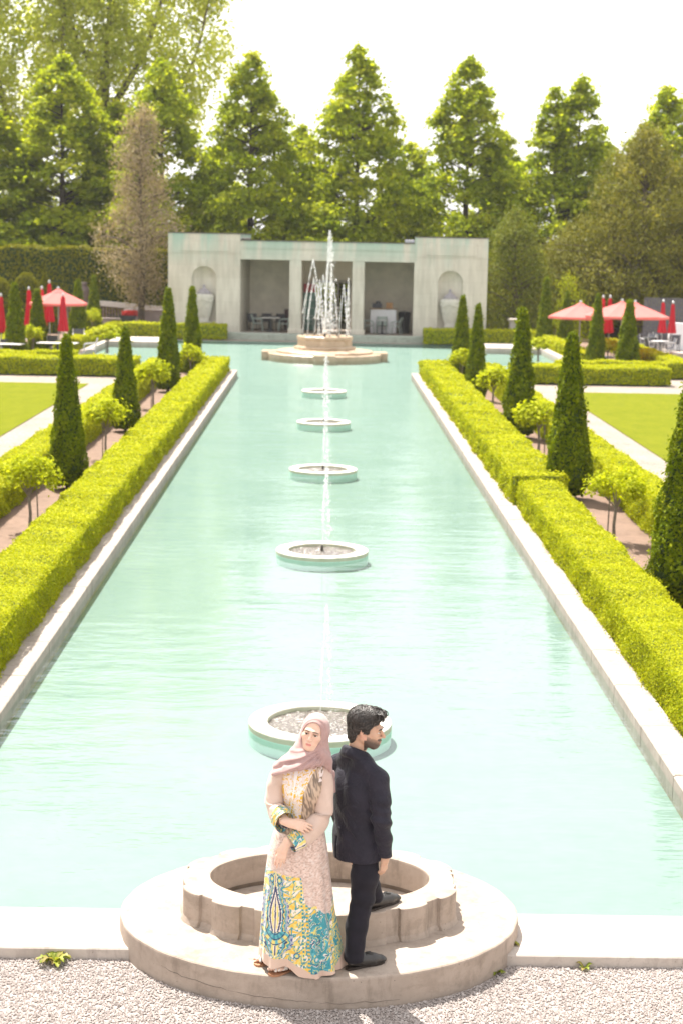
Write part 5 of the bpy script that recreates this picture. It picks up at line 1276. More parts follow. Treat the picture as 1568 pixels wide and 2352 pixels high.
# suit jacket
TA = np.stack([trt, tf, [0, 0, 1.]], 1)
J = Field((-.12, 10.02, .90), (.62, 10.86, 1.79), .0055)
J.ell(T(0, -.005, 1.42), (.195, .128, .20), TA, 0); J.ell(T(0, 0, 1.22), (.175, .122, .26), TA, .08); J.ell(T(0, .005, 1.0), (.188, .140, .22), TA, .08)
J.chain([T(-.175, -.005, 1.562), T(-.07, -.02, 1.618), T(.07, -.02, 1.618), T(.175, -.005, 1.562)], [.052, .058, .058, .052], .04)
J.cap(SH + [-.01, .008, .012], SH + [.012, -.01, .004], .056, .054, .02)
J.chain([SH + [0, 0, -.02], (SH + EL) / 2 + [.004, -.004, 0], EL, (EL + WR) / 2, WR + [0, 0, -.01]], [.073, .068, .062, .053, .044], .02, .03)
J.chain([SH2, EL2, WR2], [.070, .058, .044], .02, .03)
# collar roll round the neck
ring = [T(.075 * math.sin(a_), -.018 - .072 * math.cos(a_), 1.712 - .036 * (1 - math.cos(a_))) for a_ in np.linspace(-2.1, 2.1, 15)]
J.chain(ring, [.017] * 15, .012, .010)
J.chain([q_ - [0, 0, .03] for q_ in ring], [.026] * 15, .02, .02)
J.cap(T(0, .014, 1.715), T(0, .017, 1.80), .050, .060, .008, 's')
# shallow seams: centre back, sleeve heads; vent
for i in range(9):
    z0, z1 = 1.62 - i * .065, 1.62 - (i + 1) * .065
    yb = lambda z: -.128 - .014 * math.exp(-((z - 1.45) / .12) ** 2) - .01 * math.exp(-((z - .98) / .1) ** 2)
sl_, P = J.block((-.12, 10.02, .9), (.62, 10.86, 1.79), 0); ql = (P - tC) @ TA; x_, y_, z_ = ql[..., 0], ql[..., 1], ql[..., 2]
back = np.clip(-y_ / .1, 0, 1)
cre = .0022 * np.exp(-(x_ / .0045) ** 2) * back                                    # centre seam
fold = .0062 * np.sin(38 * z_ + 20 * x_ + 3 * np.sin(9 * x_)) * np.exp(-((z_ - 1.20) / .10) ** 2) * back
fold += .0052 * np.sin(46 * x_ + 10 * z_) * np.exp(-((z_ - 1.45) / .13) ** 2) * back * np.exp(-(x_ / .16) ** 2)
armw = np.clip((x_ - .155) / .03, 0, 1); fold += .0058 * np.sin(70 * z_ + 24 * y_ + 2 * np.sin(14 * z_)) * armw * np.exp(-((z_ - 1.22) / .16) ** 2)
flare = .006 * np.sin(26 * x_ + 4 * y_) * np.clip((1.08 - z_) / .15, 0, 1)
vent = np.where((z_ < 1.10), .02 * np.exp(-((x_ + .055) / .004) ** 2) * back, 0)
hem = .922 + .05 * x_
J.f = np.maximum(J.f + cre + fold + flare + vent, np.where(x_ > .205, (WR[2] - .012) - z_, hem + .02 - z_)).astype(np.float32)
Vj, Fj = J.mesh()
t = NT('navy_wool'); v = t.coord(); f = t.noise(v, 9, 4); w_ = t.noise(t.mapping(v, (1, 1, 1)), 420, 2)
c_ = t.ramp(f, [(.3, (.0125, .0112, .0185)), (.7, (.022, .0195, .030))])
SUIT = t.done(t.pbsdf(c_, .6, t.bump(w_, .25, .002, t.bump(t.noise(v, 13, 5, .6, .9), .7, .03)), .2, 0, Sheen_Weight=.05, Sheen_Roughness=.5))
jk = person_mesh('jacket', Vj, Fj, SUIT, man, mbase)
HORN = simple('horn_button', (.05, .04, .035), .3, .2, 30, 0, 60, 0, .5)
for k in range(4):
    p = WR + np.array([-.002, -.050 + .002 * k, .085 - k * .024])
    MB().tube([p - mbase + [0, .006, 0], p - mbase, p - mbase - [0, .004, 0]], [.008, .009, .006], 10).build('button', HORN, man, True)
# trousers
Q = Field((.03, 10.05, .22), (.58, 10.86, 1.10), .0055)
Q.ell(T(.02, .02, 1.0), (.12, .08, .10), TA, 0)
Q.chain([T(.085, .01, .96), (HIPR + KNR) / 2 + [.005, -.01, 0], KNR + [.003, 0, 0], (KNR + ANR) / 2 + [-.012, 0, 0], ANR + [-.004, 0, .0]], [.088, .090, .076, .070, .064], .03)
Q.cap(ANR + [0, 0, .0], ANR - [0, 0, .03], .064, .062, .01)
Q.chain([T(-.01, .07, .98), (HIPL + KNL) / 2 + [.03, .02, .02], KNL, (KNL + ANL) / 2, ANL + [0, 0, .01]], [.075, .076, .070, .066, .060], .03)
sl_, P = Q.block((.03, 10.05, .22), (.58, 10.86, 1.10), 0)
x_, y_, z_ = P[..., 0], P[..., 1], P[..., 2]
w1 = .0045 * np.sin(46 * z_ + 26 * x_ + 2.5 * np.sin(11 * z_)) * (np.exp(-((z_ - .70) / .10) ** 2) + .8 * np.exp(-((z_ - .34) / .06) ** 2) + .5 * np.exp(-((z_ - .92) / .06) ** 2))
lim = np.where(y_ + .55 * (x_ - .3) > 10.52, .515 - z_, .272 - .03 * (x_ - .25) - z_)
Q.f = np.maximum(Q.f + w1, lim).astype(np.float32)
Vq, Fq2 = Q.mesh()
t = NT('dark_trouser_wool'); v = t.coord(); f = t.noise(v, 9, 4)
TROU = t.done(t.pbsdf(t.ramp(f, [(.3, (.010, .009, .013)), (.7, (.016, .014, .020))]), .8, t.bump(t.noise(v, 18, 4, .6, .5), .3, .02), .18, 0, Sheen_Weight=.04))
person_mesh('trousers', Vq, Fq2, TROU, man, mbase)
# loafers
LEATH = simple('dark_leather', (.028, .025, .023), .38, .2, 20, .15, 90, 0, .5); SOLE = simple('shoe_sole', (.032, .024, .02), .6, .1)
TASS = simple('shoe_tassel', (.02, .018, .016), .5)
def shoe(C, d, gz):
    d = np.array([*d, 0.]); d /= np.linalg.norm(d); s_ = np.array([d[1], -d[0], 0]); Z = np.array([0, 0, 1.]); X = lambda a_, b_, z: np.array([*C, gz]) + d * a_ + s_ * b_ + Z * z
    S = Field(X(.13, 0, .05) - .2, X(.13, 0, .05) + .2, .004)
    S.chain([X(.035, 0, .052), X(.08, 0, .055), X(.13, 0, .045), X(.19, .004, .036), X(.250, .006, .030)], [.034, .036, .038, .040, .029], .03); S.ell(X(.268, .004, .024), (.03, .03, .016), np.stack([d, s_, Z], 1), .02)
    S.cap(X(.03, 0, .075), X(.085, 0, .085), .028, .026, .02); S.cap(X(.04, 0, .12), X(.085, 0, .125), .030, .028, .006, 's')
    sl2, PP = S.block(X(.13, 0, .05) - .2, X(.13, 0, .05) + .2, 0); S.f = np.maximum(S.f, gz + .014 - PP[..., 2]).astype(np.float32)
    Vs, Fs = S.mesh(); sh = person_mesh('shoe', Vs, Fs, LEATH, man, mbase)
    prof = [(0, .028), (.03, .033), (.09, .032), (.14, .033), (.20, .041), (.245, .038), (.272, .027), (.291, .0)]
    o1 = [X(a_, b_, 0) for a_, b_ in prof] + [X(a_, -b_ + .004, 0) for a_, b_ in prof[::-1][1:]] + [X(-.012, 0, 0)]
    o1 = np.array(o1) - mbase; m = len(o1); mb = MB(); mb.add(np.concatenate([o1, o1 + [0, 0, .016]]), [tuple(range(m - 1, -1, -1)), tuple(range(m, 2 * m))] + [(i, (i + 1) % m, m + (i + 1) % m, m + i) for i in range(m)]); mb.build('sole', SOLE, sh)
    mb = MB()
    for b_ in (-.010, .012): mb.tube(np.array([X(.135, b_ * .3, .086), X(.155, b_, .088), X(.185, b_ * 1.5, .080)]) - mbase, [.006, .005, .008], 6)
    mb.tube(np.array([X(.135, -.038, .058), X(.135, -.02, .083), X(.135, .02, .083), X(.135, .038, .058)]) - mbase, .006, 6); mb.build('tassel', TASS, sh, True)
shoe((.195, 10.245), (.89, .46), .221); shoe((.345, 10.655), (.74, .67), .461)
# ============================================================ the woman
wbase = np.array([-.10, 10.28, .22])
wom = empty('person', wbase, 0, 'woman in mauve headscarf and long patterned dress, leaning against the man', 'person')
wC = np.array([-.047, 10.235, 1.858]); wA = frame((-.22, -.95, .05), R(11)); WS = .94
F = Field((-.46, 9.93, .2), (.16, 10.52, 2.02), .0038)
L = head(F, wC, wA, 1.08, .92, .94, WS)
F.chain([L(0, -.03, -.06), L(0, -.04, -.13), (-.10, 10.27, 1.63)], [.050, .048, .055], .03)
F.chain([(-.24, 10.27, 1.575), (-.10, 10.275, 1.61), (.0, 10.27, 1.575)], [.045, .05, .045], .03)
F.ell((-.115, 10.27, 1.42), (.11, .085, .19), None, .05); F.ell((-.125, 10.28, 1.12), (.13, .10, .2), None, .06)
rS, rE, rW = np.array([-.265, 10.265, 1.565]), np.array([-.300, 10.215, 1.355]), np.array([-.205, 10.075, 1.300])
lS, lE, lW = np.array([.010, 10.265, 1.575]), np.array([.015, 10.185, 1.285]), np.array([-.195, 10.065, 1.165])
F.chain([rS, rE, rW], [.042, .033, .0235], .02); F.chain([lS, lE, lW], [.042, .033, .0235], .02)
for sx, hx, tx, ty in ((-1, -.21, -.12, 10.285), (1, -.06, -.21, 10.41)): F.chain([(hx, 10.29, 1.05), ((hx + tx) / 2, 10.28, .65), (tx, ty, .30)], [.085, .055, .036], .03)
def foot(heel, d, gz):
    d = np.array([*d, 0.]); d /= np.linalg.norm(d); s_ = np.array([d[1], -d[0], 0]); X = lambda a_, b_, z: np.array([*heel, gz]) + d * a_ + s_ * b_ + np.array([0, 0, z])
    F.chain([X(.03, 0, .07), X(.03, 0, .036)], [.032, .028], .02); F.chain([X(.04, 0, .045), X(.11, 0, .040), X(.165, 0, .028)], [.030, .029, .024], .02); F.cap(X(.150, .018, .026), X(.152, -.020, .024), .019, .017, .02)
    for i, (b_, l, r) in enumerate([(.027, .048, .0125), (.009, .045, .0095), (-.006, .038, .009), (-.020, .030, .0085), (-.033, .022, .008)]):
        F.chain([X(.160 - .012 * abs(i - .5), b_, .024), X(.160 + l * .6 - .010 * i * .6, b_, .024), X(.160 + l - .010 * i * .6, b_, .020)], [r, r, r * .9], .003, .006)
    return X, d
fd = (-.80, -.60)
X1, _ = foot((-.135, 10.265), fd, .236); X2, _ = foot((-.225, 10.395), (-.86, -.5), .236)
d = np.array([.93, -.22, -.16]); d /= np.linalg.norm(d); nb_ = np.array([.05, -.80, .60]); nb_ -= d * (nb_ @ d); nb_ /= np.linalg.norm(nb_); lt = np.cross(d, nb_); lt = lt if lt[2] > 0 else -lt
hand(F, rW + d * .012, np.stack([lt, d, nb_], 1), 1, [(.28, .35, .25), (.32, .4, .25), (.38, .45, .3), (.45, .5, .3)], .90, (.35, .2), .16)
d = np.array([-.30, -.06, -.95]); d /= np.linalg.norm(d); nb2 = np.array([-.25, -.95, .1]); nb2 -= d * (nb2 @ d); nb2 /= np.linalg.norm(nb2); lt = np.cross(d, nb2); lt = lt if lt[0] < 0 else -lt
hand(F, lW + np.array([-.028, -.006, -.022]), np.stack([lt, d, nb2], 1), -1, [(.22, .3, .2), (.15, .28, .2), (.25, .32, .2), (.35, .4, .25)], .90, (.6, .3), .10)
V, Fq = F.mesh(); q = (V - wC) @ wA / WS
c = np.tile(np.array([.64, .43, .325]), (len(V), 1)) * (1 + .05 * (vnoise(V[:, 0], V[:, 2], 60, 1) - .5))[:, None]
hm = np.linalg.norm(q, axis=1) < .2
lw = hm * (q[:, 1] > .085) * np.clip((.0225 - .55 * np.abs(q[:, 2] + .0665) - np.abs(q[:, 0])) / .004, 0, 1) * np.clip((.0105 - np.abs(q[:, 2] + .067)) / .003, 0, 1)
c = c * (1 - lw[:, None]) + np.array([.56, .235, .20]) * lw[:, None]; dk = hm & (q[:, 1] > .085) & (np.abs(q[:, 0]) < .021) & (np.abs(q[:, 2] + .0662) < .0018); c[dk] = (.40, .13, .11)
ck = hm & (q[:, 1] > .03); w_ = np.exp(-(((np.abs(q[:, 0]) - .045) / .016) ** 2 + ((q[:, 2] + .028) / .018) ** 2)) * ck; c = c * (1 - .28 * w_[:, None]) + np.array([.62, .30, .24]) * .28 * w_[:, None]
lid = hm & (q[:, 1] > .07) & (np.hypot((np.abs(q[:, 0]) - .0315) / .019, (q[:, 2] - .010) / .011) < 1); c[lid] *= (.80, .74, .72)
person_mesh('body', V, Fq, SKIN, wom, wbase, c)
eyes(L, wA, wom, wbase, (.05, 0, -.02), (.035, .018, .010), WS)
BROW = simple('dark_brow', (.06, .037, .027), .7)
for s in (-1, 1):
    line('eyebrow', [L(s * .010, .1025, .0240), L(s * .022, .1025, .0265), L(s * .036, .0965, .0262), L(s * .051, .0835, .0195)], [.0017, .0026, .0023, .0008], BROW, wom, wbase)
    line('eyelash', [L(s * .016, .0935, .0045), L(s * .031, .0978, .0082), L(s * .048, .0865, .0045)], [.0009, .0017, .0010], BROW, wom, wbase)
# headscarf
t = NT('mauve_chiffon'); v = t.coord(); f = t.noise(v, 10, 4)
SCARF = t.done(t.pbsdf(t.ramp(f, [(.3, (.33, .205, .19)), (.7, (.41, .265, .245))]), .7, t.bump(t.noise(v, 26, 4, .6, .6), .25, .008), .2, 0, Sheen_Weight=.3))
H = Field((-.42, 10.0, 1.38), (.20, 10.48, 2.03), .0046)
H.ell(L(0, -.020, .032), np.array([.092, .110, .100]) * WS, wA, 0); H.ell(L(0, .020, -.035), np.array([.084, .076, .102]) * WS, wA, .03)
H.chain([L(0, -.02, -.06), (-.075, 10.225, 1.70)], [.070, .080], .03)
H.chain([L(-.050, -.02, .01), L(-.055, -.03, -.09), (.015, 10.255, 1.70)], [.050, .050, .052], .03)
H.chain([L(.045, -.01, -.05), (-.13, 10.225, 1.735), (-.20, 10.24, 1.665)], [.048, .050, .050], .03)
H.chain([(-.275, 10.245, 1.60), (-.20, 10.21, 1.655), (-.12, 10.175, 1.69), (-.01, 10.21, 1.685)], [.042, .052, .056, .050], .03)
H.chain([(-.262, 10.29, 1.605), (-.10, 10.31, 1.64), (.02, 10.29, 1.625)], [.042, .055, .045], .03)
H.chain([(-.305, 10.205, 1.588), (-.225, 10.150, 1.632), (-.14, 10.120, 1.662), (-.03, 10.140, 1.682)], [.016, .022, .024, .022], .02)
H.chain([(.0, 10.185, 1.735), (.045, 10.225, 1.665), (.062, 10.285, 1.56), (.075, 10.31, 1.42)], [.030, .028, .025, .024], .02)
# the opening of the scarf round the face
H.ell(L(0, .105, -.014), np.array([.0745, .095, .106]) * WS, wA, .006, 's')
sl_, P = H.block((-.42, 10.0, 1.38), (.2, 10.48, 2.03), 0); x_, y_, z_ = P[..., 0], P[..., 1], P[..., 2]
an = np.arctan2(z_ - 1.790, x_ - .075); an = np.where(an < 0, an + 2 * np.pi, an)
fm = np.clip((1.775 - z_) / .05, 0, 1) * np.clip((.03 - x_) / .05, 0, 1)
fo_ = (.0048 * np.sin(38 * an + 9 * x_) + .0012 * np.sin(71 * an + 2 - 6 * x_)) * fm
fo_ += .004 * np.sin(150 * x_ + 40 * y_ + 8 * z_) * np.clip((1.66 - z_) / .05, 0, 1) * (x_ > .03)
qh = (P - wC) @ wA / WS; rr_ = np.sqrt((qh[..., 0] / .075) ** 2 + ((qh[..., 2] + .016) / .105) ** 2)
fo_ += .0017 * np.sin(30 * rr_ + 3 * qh[..., 0] / .07) * np.clip((z_ - 1.77) / .04, 0, 1) * (qh[..., 1] > -.03)
H.f = np.maximum(H.f + fo_, 1.425 + .1 * (x_ - .075) - z_).astype(np.float32)
Vh, Fh = H.mesh(); person_mesh('headscarf', Vh, Fh, SCARF, wom, wbase)
# undercap edge showing at the hairline
line('undercap', [L(-.026, .060, .084), L(0, .064, .088), L(.026, .060, .084)], [.002, .004, .002], BROW, wom, wbase)

# printed dress ------------------------------------------------------------
PAL = np.array([(.03, .045, .12), (.03, .22, .27), (.10, .36, .40), (.66, .55, .16), (.68, .42, .06), (.72, .63, .53), (.36, .38, .45), (.05, .27, .30)])
def bands(s_, order): i = np.floor(s_ * len(order)).astype(int) % len(order); return PAL[np.array(order)[i]]
def lower_print(u, v):
    """paisley panel: u, v in print units"""
    n1 = vnoise(u, v, .020, 1); n2 = vnoise(u, v, .055, 2); n3 = vnoise(u, v, .12, 5)
    # yellow ground with cream teeth
    tz = ((v + 26 * n1) / 84) % 1; ts = np.abs(((u + .55 * v + 20 * n2) / 112) % 1 - .5) * 2
    c = np.where((ts < tz * 1.15)[:, None], PAL[4] * (1.05 + .2 * (n3 - .5))[:, None], PAL[5])
    c = np.where((n2 > .60)[:, None], PAL[3], c); c = np.where(((ts > .86) & (n3 > .45))[:, None], PAL[1], c); c = np.where((np.abs(ts - tz * .9) < .09)[:, None], PAL[7], c)
    # flowing paisley columns
    def column(uc, w, ph, dense):
        d_ = np.abs(u - uc - 14 * np.sin(v / 60 + ph)) / w
        wx = u + 70 * (vnoise(u, v, .018, 41) - .5) * 2; wy = v + 70 * (vnoise(u, v, .018, 42) - .5) * 2
        s_ = (.5 * d_ + 2.7 * vnoise(wx, wy * .6, .015, 43 + int(ph * 10)) + .22 * vnoise(wx, wy, .05, 44)) % 1
        return d_ < 1 + .25 * (n1 - .5), bands(s_, dense)
    for uc, w, ph, o_, lo in [(730, 100, .7, [1, 7, 1, 2, 5, 0, 7, 1, 3, 2, 1, 7], 650), (905, 46, 1.9, [1, 3, 2, 4, 7, 3], 560), (45, 60, .3, [3, 1, 5, 4, 2], 330)]:
        m, cc = column(uc, w, ph, o_); m &= v > lo + 40 * n1 + np.where(uc > 700, .55 * np.abs(u - uc), 0); c = np.where(m[:, None], cc, c)
    m = np.abs(u - 612 - .06 * (v - 600)) < 11; c = np.where(m[:, None], np.where((np.sin(v / 5.5) > 0)[:, None], PAL[7], PAL[4]), c)
    m = np.abs(u - 560 - .05 * (v - 400)) < 8; c = np.where((m & (v > 380))[:, None], np.where((np.sin(v / 5.5) > -.2)[:, None], PAL[1], PAL[3]), c)
    # tall ornate motif on the left
    vv = np.array([350, 385, 420, 470, 540, 590, 640, 720, 800, 860, 900, 960, 1010, 1060, 1105]); ww = np.array([8, 62, 72, 40, 60, 84, 108, 114, 108, 96, 138, 152, 140, 98, 40])
    wv = np.interp(v, vv, ww) * (1 + .05 * np.sin(v / 9)); d_ = np.abs(u - 330) / np.maximum(wv, 1)
    inn = (d_ < 1) & (v > 350) & (v < 1105)
    n4 = vnoise(u, v, .075, 7)
    s_ = np.clip(d_ + .16 * (n4 - .5) * np.clip(d_ * 3, 0, 1), 0, .999)
    st = np.array([.05, .12, .30, .38, .47, .62, .70, .80, .90, 1.01]); od = np.array([0, 5, 3, 1, 5, 2, 0, 3, 7, 6])
    cc = PAL[od[np.searchsorted(st, s_)]]
    # inner plume and scrolls
    pl = np.abs(np.abs(u - 330) - 26 - 22 * np.sin((v - 600) / 85)) ; cc = np.where(((pl < 7) & (v > 470) & (v < 880))[:, None], PAL[0], cc); cc = np.where(((pl > 7) & (pl < 15) & (v > 470) & (v < 880))[:, None], PAL[5], cc)
    cc = np.where(((np.sin(v / 7.) > .3) & (np.abs(s_ - .42) < .05))[:, None], PAL[0], cc)
    fan = (v > 880) & (v < 1060); an = np.arctan2(u - 330, v - 850.); ra = np.hypot(u - 330, v - 850.); pet = np.sin(an * 13) > .1
    cc = np.where((fan & (ra > 40) & (ra < 150))[:, None], np.where((ra % 46 < 9)[:, None], PAL[0], np.where(pet[:, None], PAL[2], np.where((ra > 105)[:, None], PAL[3], PAL[1]))), cc)
    c = np.where(inn[:, None], cc, c)
    halo = (d_ >= 1) & (d_ < 1.12) & (v > 350) & (v < 1110); c = np.where(halo[:, None], np.where((np.sin(v / 8.) > 0)[:, None], PAL[6], PAL[0] * 2), c)
    for cu, cv, ru, rv in [(296, 412, 22, 36), (364, 412, 22, 36), (225, 1040, 20, 24), (530, 1085, 32, 28)]:
        e = np.hypot((u - cu) / ru, (v - cv) / rv); m = e < 1; cc = np.where((e > .72)[:, None], PAL[0], np.where((e > .45)[:, None], PAL[2], PAL[3])); c = np.where(m[:, None], cc, c)
    # white spearheads with a teal outline
    for cu, cv, ln_, h_ in [(440, 545, 95, 44), (525, 870, 100, 40), (470, 400, 60, 26), (225, 500, 45, 40), (850, 1050, 60, 46), (500, 1130, 60, 30)]:
        a_ = (u - cu + ln_ * .5) / ln_; dd = np.abs(v - cv - (u - cu) * .12) / (h_ * np.clip(1 - a_, .0, 1) + 1e-3); m = (a_ > 0) & (a_ < 1) & (dd < 1); c = np.where(m[:, None], np.where(((dd > .66) | (a_ < .12))[:, None], PAL[7], np.where((dd > .42)[:, None], PAL[5], PAL[4])), c)
    return c
def dress_color(x, z, front):
    u = 190 + (x + .38) * 1390; v = 1100 + (.36 - z) * 1326; n1 = vnoise(u, v, .02, 11); n2 = vnoise(u, v, .07, 12); n3 = vnoise(u * .45, v, .16, 13)
    # snake-skin ground
    c = np.array([.60, .45, .385])[None] * (1 + .12 * (n1 - .5))[:, None]
    fl = np.clip((n3 - .48) * 5, 0, 1) * (.35 + .5 * n1); c = c * (1 - .62 * fl[:, None]) + np.array([.20, .11, .075]) * .62 * fl[:, None]
    pale = np.clip((n2 - .62) * 5, 0, 1)[:, None] * .5; c = c * (1 - pale) + np.array([.70, .62, .58]) * pale
    # lower print with its stepped upper border
    lim = np.interp(u, [-200, 190, 235, 330, 420, 560, 600, 700, 760, 830, 850, 950, 1300], [330, 330, 330, 345, 365, 375, 620, 650, 700, 770, 600, 560, 560]) + 18 * (n2 - .5)
    lp_ = lower_print(u, v); m = v > lim; c = np.where(m[:, None], lp_, c)
    # bodice: brown feathered sides, cream and gold lace panel
    vb = v + 1225
    side = (vb < 1230) & front; br_ = np.clip((vnoise(u * 1.1 - vb * .25, vb * .3, .09, 21) - .35) * 3, 0, 1)
    c = np.where(side[:, None], np.array([.50, .365, .265]) * (1 - .62 * br_)[:, None], c)
    l0 = np.interp(vb, [620, 700, 1050, 1090, 1175], [380, 362, 385, 440, 525]); r0 = np.interp(vb, [600, 700, 850, 1050, 1175], [720, 640, 565, 550, 535])
    pan = front & (u > l0) & (u < r0) & (vb < 1178)
    wx = u + 20 * (vnoise(u, vb, .035, 31) - .5); wy = vb + 20 * (vnoise(u, vb, .035, 32) - .5)
    sw = np.abs(vnoise(wx, wy, .055, 33) - .5) * 2 + .5 * np.abs(vnoise(wx, wy, .11, 34) - .5)
    mid = np.interp(vb, [660, 1085], [503, 443]); edge = np.minimum(np.minimum(np.abs(u - l0), np.abs(u - r0)), np.abs(u - mid)) < 24
    lace = np.where((sw > np.where(edge, .40, .19))[:, None], np.array([.74, .65, .61]), np.array([.66, .39, .03])); lace = np.where(((sw > .62))[:, None], np.array([.64, .54, .50]), lace)
    c = np.where(pan[:, None], lace, c)
    zip_ = front & (np.abs(u - np.interp(vb, [660, 1085], [503, 443])) < np.interp(vb, [660, 800, 1085], [20, 6, 5])) & (vb < 1090) & (vb > 600); c = np.where(zip_[:, None], np.array([.74, .68, .66]), c)
    up = front & (vb < 760) & (u > 700); c = np.where((up & (n2 > .42))[:, None], np.array([.66, .56, .53]), c)
    # plain beige hem
    hl = np.interp(u, [150, 200, 440, 600, 670, 760, 890, 960], [1105, 1112, 1128, 1205, 1248, 1225, 1236, 1128]); c = np.where((v > hl)[:, None], np.array([.56, .40, .315]), c)
    return np.clip(c, .02, .85)
prof = np.array([(1.665, -.15, .0, 10.275, .055), (1.63, -.245, .035, 10.27, .085), (1.56, -.262, .038, 10.262, .112), (1.47, -.255, .028, 10.255, .128), (1.37, -.245, .012, 10.268, .115), (1.28, -.252, .016, 10.275, .115), (1.17, -.298, .035, 10.28, .14), (1.03, -.335, .055, 10.29, .165),
     (.86, -.356, .075, 10.297, .18), (.60, -.374, .105, 10.305, .19), (.42, -.382, .14, 10.31, .20), (.28, -.386, .165, 10.31, .207), (.228, -.388, .180, 10.31, .212)])
NZ, NA = 330, 420; zz = np.linspace(1.665, .228, NZ); th_ = np.linspace(0, 2 * np.pi, NA, endpoint=False)
pr = [np.interp(zz, prof[::-1, 0], prof[::-1, i]) for i in range(1, 5)]
k_ = np.ones(13) / 13; pr = [np.convolve(np.pad(p, 6, 'edge'), k_, 'valid') for p in pr]
cx = (pr[0] + pr[1]) / 2; rx = (pr[1] - pr[0]) / 2; Z_, TH = np.meshgrid(zz, th_, indexing='ij')
am = np.clip((1.15 - Z_) / .95, 0, 1) ** 1.1
fold = am * (.055 * np.sin(5 * TH + .8) + .045 * np.sin(9 * TH + 2.1 + 1.2 * Z_) + .030 * np.sin(14 * TH + .5 - Z_)) + .012 * np.sin(17 * TH + 20 * Z_) * np.exp(-((Z_ - 1.3) / .09) ** 2)
fold += .05 * am * np.exp(-(((TH - 4.97) % (2 * np.pi)) / .16) ** 2) + .05 * am * np.exp(-((TH - 5.35) / .12) ** 2) - .05 * am * np.exp(-((TH - 5.17) / .07) ** 2)
fold += .018 * np.sin(3.5 * (Z_ * 7 + 2 * np.cos(TH))) * np.exp(-((Z_ - 1.22) / .08) ** 2)
X_ = cx[:, None] + rx[:, None] * (1 + fold) * np.sign(np.cos(TH)) * np.abs(np.cos(TH)) ** .9; Y_ = pr[2][:, None] + pr[3][:, None] * (1 + fold * 1.3) * np.sin(TH)
# bust
Y_ -= .018 * np.exp(-((Z_ - 1.455) / .06) ** 2) * (np.exp(-((X_ + .18) / .045) ** 2) + np.exp(-((X_ + .06) / .045) ** 2)) * (np.sin(TH) < 0)
lift = .055 * np.clip((-.12 - X_) / .10, 0, 1) * (np.sin(TH) < .2) + .012 * np.sin(6 * TH)
Z2 = np.where(Z_ < .5, Z_ + lift * np.clip((.5 - Z_) / .27, 0, 1) ** 1.5, Z_); Z2 = np.maximum(Z2, .223)
Vd = np.stack([X_, Y_, Z2], -1).reshape(-1, 3); ii = np.arange(NZ * NA).reshape(NZ, NA); a0, b0 = ii[:-1], ii[1:]
Fd = np.stack([a0, b0, np.roll(b0, -1, 1), np.roll(a0, -1, 1)], -1).reshape(-1, 4)
Fd = Fd[:, ::-1]
cd = dress_color(Vd[:, 0], Vd[:, 2], (np.sin(TH) < .25).ravel())
person_mesh('dress', Vd, Fd, CLOTHCOL, wom, wbase, cd)
# sleeves and cuffs
t = NT('beige_chiffon'); v = t.coord(); f = t.noise(v, 8, 4)
CHIF = t.done(t.pbsdf(t.ramp(f, [(.3, (.50, .365, .295)), (.7, (.58, .435, .36))]), .55, t.bump(t.noise(v, 22, 3, .5, .8), .3, .01), .3, 0, Sheen_Weight=.3))
def cloth_tube(name, pts, ra, rb, mat, parent, hang=(0, 0, -1), fold=.05, seed=0, col=None, sub=10, n=64):
    pts = np.array(pts, float); m = len(pts); u = np.linspace(0, m - 1, (m - 1) * sub + 1)
    I = lambda a: np.interp(u, range(m), a); P = np.stack([I(pts[:, i]) for i in range(3)], 1); k = np.ones(9) / 9
    for _ in range(2):
        for i in range(3): P[:, i] = np.convolve(np.pad(P[:, i], 4, mode='reflect', reflect_type='odd'), k, 'valid')
    A_, B_ = I(np.array(ra)), I(np.array(rb)); T_ = np.gradient(P, axis=0); T_ /= np.linalg.norm(T_, axis=1)[:, None]
    hg = np.array(hang, float); up = hg - T_ * (T_ @ hg)[:, None]; up /= np.linalg.norm(up, axis=1)[:, None]; sd_ = np.cross(T_, up); a_ = np.linspace(0, 2 * np.pi, n, endpoint=False)
    S_ = u[:, None] / (m - 1); w_ = 1 + fold * (np.sin(3 * a_ + 7 * S_ + seed) * .6 + np.sin(5 * a_ - 16 * S_ + 2 * seed) * .5 + .5 * np.sin(30 * S_ + 2 * np.cos(a_ + seed)))
    VV = P[:, None] + sd_[:, None] * (A_[:, None] * w_ * np.cos(a_))[..., None] + up[:, None] * (B_[:, None] * w_ * np.sin(a_))[..., None]
    N_ = len(u); VV = VV.reshape(-1, 3); i_ = np.arange(N_ * n).reshape(N_, n); q_ = np.stack([i_[:-1], np.roll(i_[:-1], -1, 1), np.roll(i_[1:], -1, 1), i_[1:]], -1).reshape(-1, 4)
    cc = None
    if col is not None: cc = col(np.tile(a_, N_) * 60, np.repeat(S_[:, 0], n) * 170 + 700)
    o = person_mesh(name, VV, q_, mat, parent, wbase, cc); return o
e1 = rE + (rW - rE) * .42; e2 = rE + (rW - rE) * .80
s1 = cloth_tube('sleeve', [rS + [.03, 0, .035], rS + [-.012, -.005, -.02], (rS + rE) / 2 + [-.012, 0, 0], rE + [0, .005, -.012], e1 + [0, 0, -.012]], [.045, .058, .054, .054, .062], [.045, .062, .060, .062, .078], CHIF, wom, (.3, -.2, -1), .045, 1)
cuffc = lambda a_, v_: lower_print(300 + a_, v_)
k1 = cloth_tube('cuff', [e1 + [0, 0, -.012], e2 + [-.004, 0, -.020]], [.067, .064], [.083, .088], CLOTHCOL, wom, (.3, -.2, -1), .05, 1, cuffc)
e3 = lE + (lW - lE) * .55; e4 = lE + (lW - lE) * .64; e5 = lE + (lW - lE) * .97
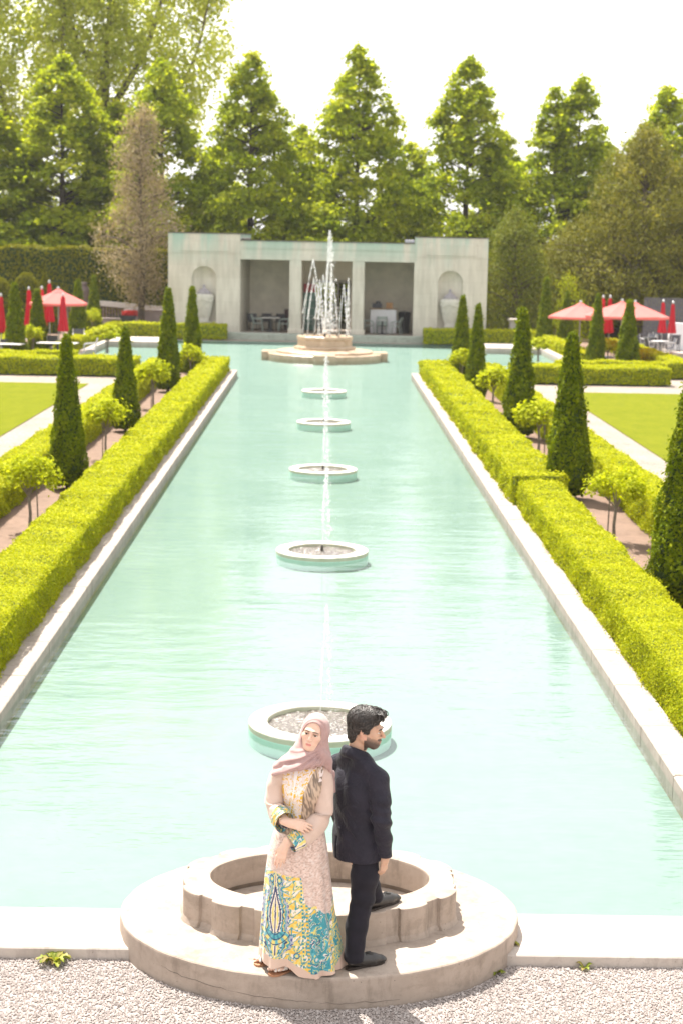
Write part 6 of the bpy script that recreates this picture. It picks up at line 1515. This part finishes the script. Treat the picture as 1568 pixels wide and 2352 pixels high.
s2 = cloth_tube('sleeve', [lS + [-.03, 0, .035], lS + [.014, -.005, -.02], (lS + lE) / 2 + [.012, -.01, 0], lE + [.008, .005, -.01], e3 + [0, 0, -.018], e4 + [0, 0, -.018]], [.045, .056, .054, .056, .056, .055], [.045, .062, .060, .072, .076, .070], CHIF, wom, (-.3, -.2, -1), .045, 4)
k2 = cloth_tube('cuff', [e4 + [0, 0, -.018], e5 + [.005, 0, -.014]], [.057, .050], [.072, .060], CLOTHCOL, wom, (-.3, -.2, -1), .04, 4, cuffc)
# rings, sandals
GOLD = simple('gold', (.75, .50, .15), .25, .05, 5, 0, 60, 1., .5)
def ring_at(p, axis, r):
    B = frame(axis); a_ = np.linspace(0, 2 * np.pi, 14); MB().tube(np.array(p) - wbase + r * (np.cos(a_)[:, None] * B[:, 0] + np.sin(a_)[:, None] * B[:, 2]), .0018, 5, cap=False).build('finger_ring', GOLD, wom, True)
STRAP = simple('white_strap', (.70, .64, .58), .5, .06, 20, .1); SSOLE = simple('tan_sole', (.33, .16, .085), .6)
for X in (X1, X2):
    prof_ = [(-.012, .0), (.0, .026), (.06, .030), (.13, .040), (.18, .042), (.212, .030), (.222, .012)]
    o1 = np.array([X(a_, b_, -.016) for a_, b_ in prof_] + [X(a_, -b_ + .0, -.016) for a_, b_ in prof_[::-1][:-1]]) - wbase; m = len(o1)
    mb = MB(); mb.add(np.concatenate([o1, o1 + [0, 0, .014]]), [tuple(range(m - 1, -1, -1)), tuple(range(m, 2 * m))] + [(i, (i + 1) % m, m + (i + 1) % m, m + i) for i in range(m)]); so_ = mb.build('sandal', SSOLE, wom)
    mb = MB(); S_ = lambda a_, th, rr: X(a_, rr * math.cos(th), .012 + rr * .95 * math.sin(th))
    for k in range(4):
        for sg in (0, 1):
            a0_, a1_ = (.085 + .022 * k, .125 + .022 * k)
            if sg: a0_, a1_ = a1_, a0_
            mb.tube(np.array([S_(a0_ + (a1_ - a0_) * w_, math.pi * (.02 + .96 * w_), .043 - .02 * (a0_ + (a1_ - a0_) * w_ - .085) / .1 + (.004 if (k + int(w_ * 4) + sg) % 2 else 0)) for w_ in np.linspace(0, 1, 9)]) - wbase, .0085, 6)
    mb.build('strap', STRAP, so_, True)

# person at the far left on the patio: same build of figure seen small, in a plain navy suit
r = copy_tree(man); r.location = (-13.75, 67.2, 0); r.rotation_euler = (0, 0, 1.2)
tag(r, 'small figure in dark navy standing at the far left beside a closed red parasol', 'person')
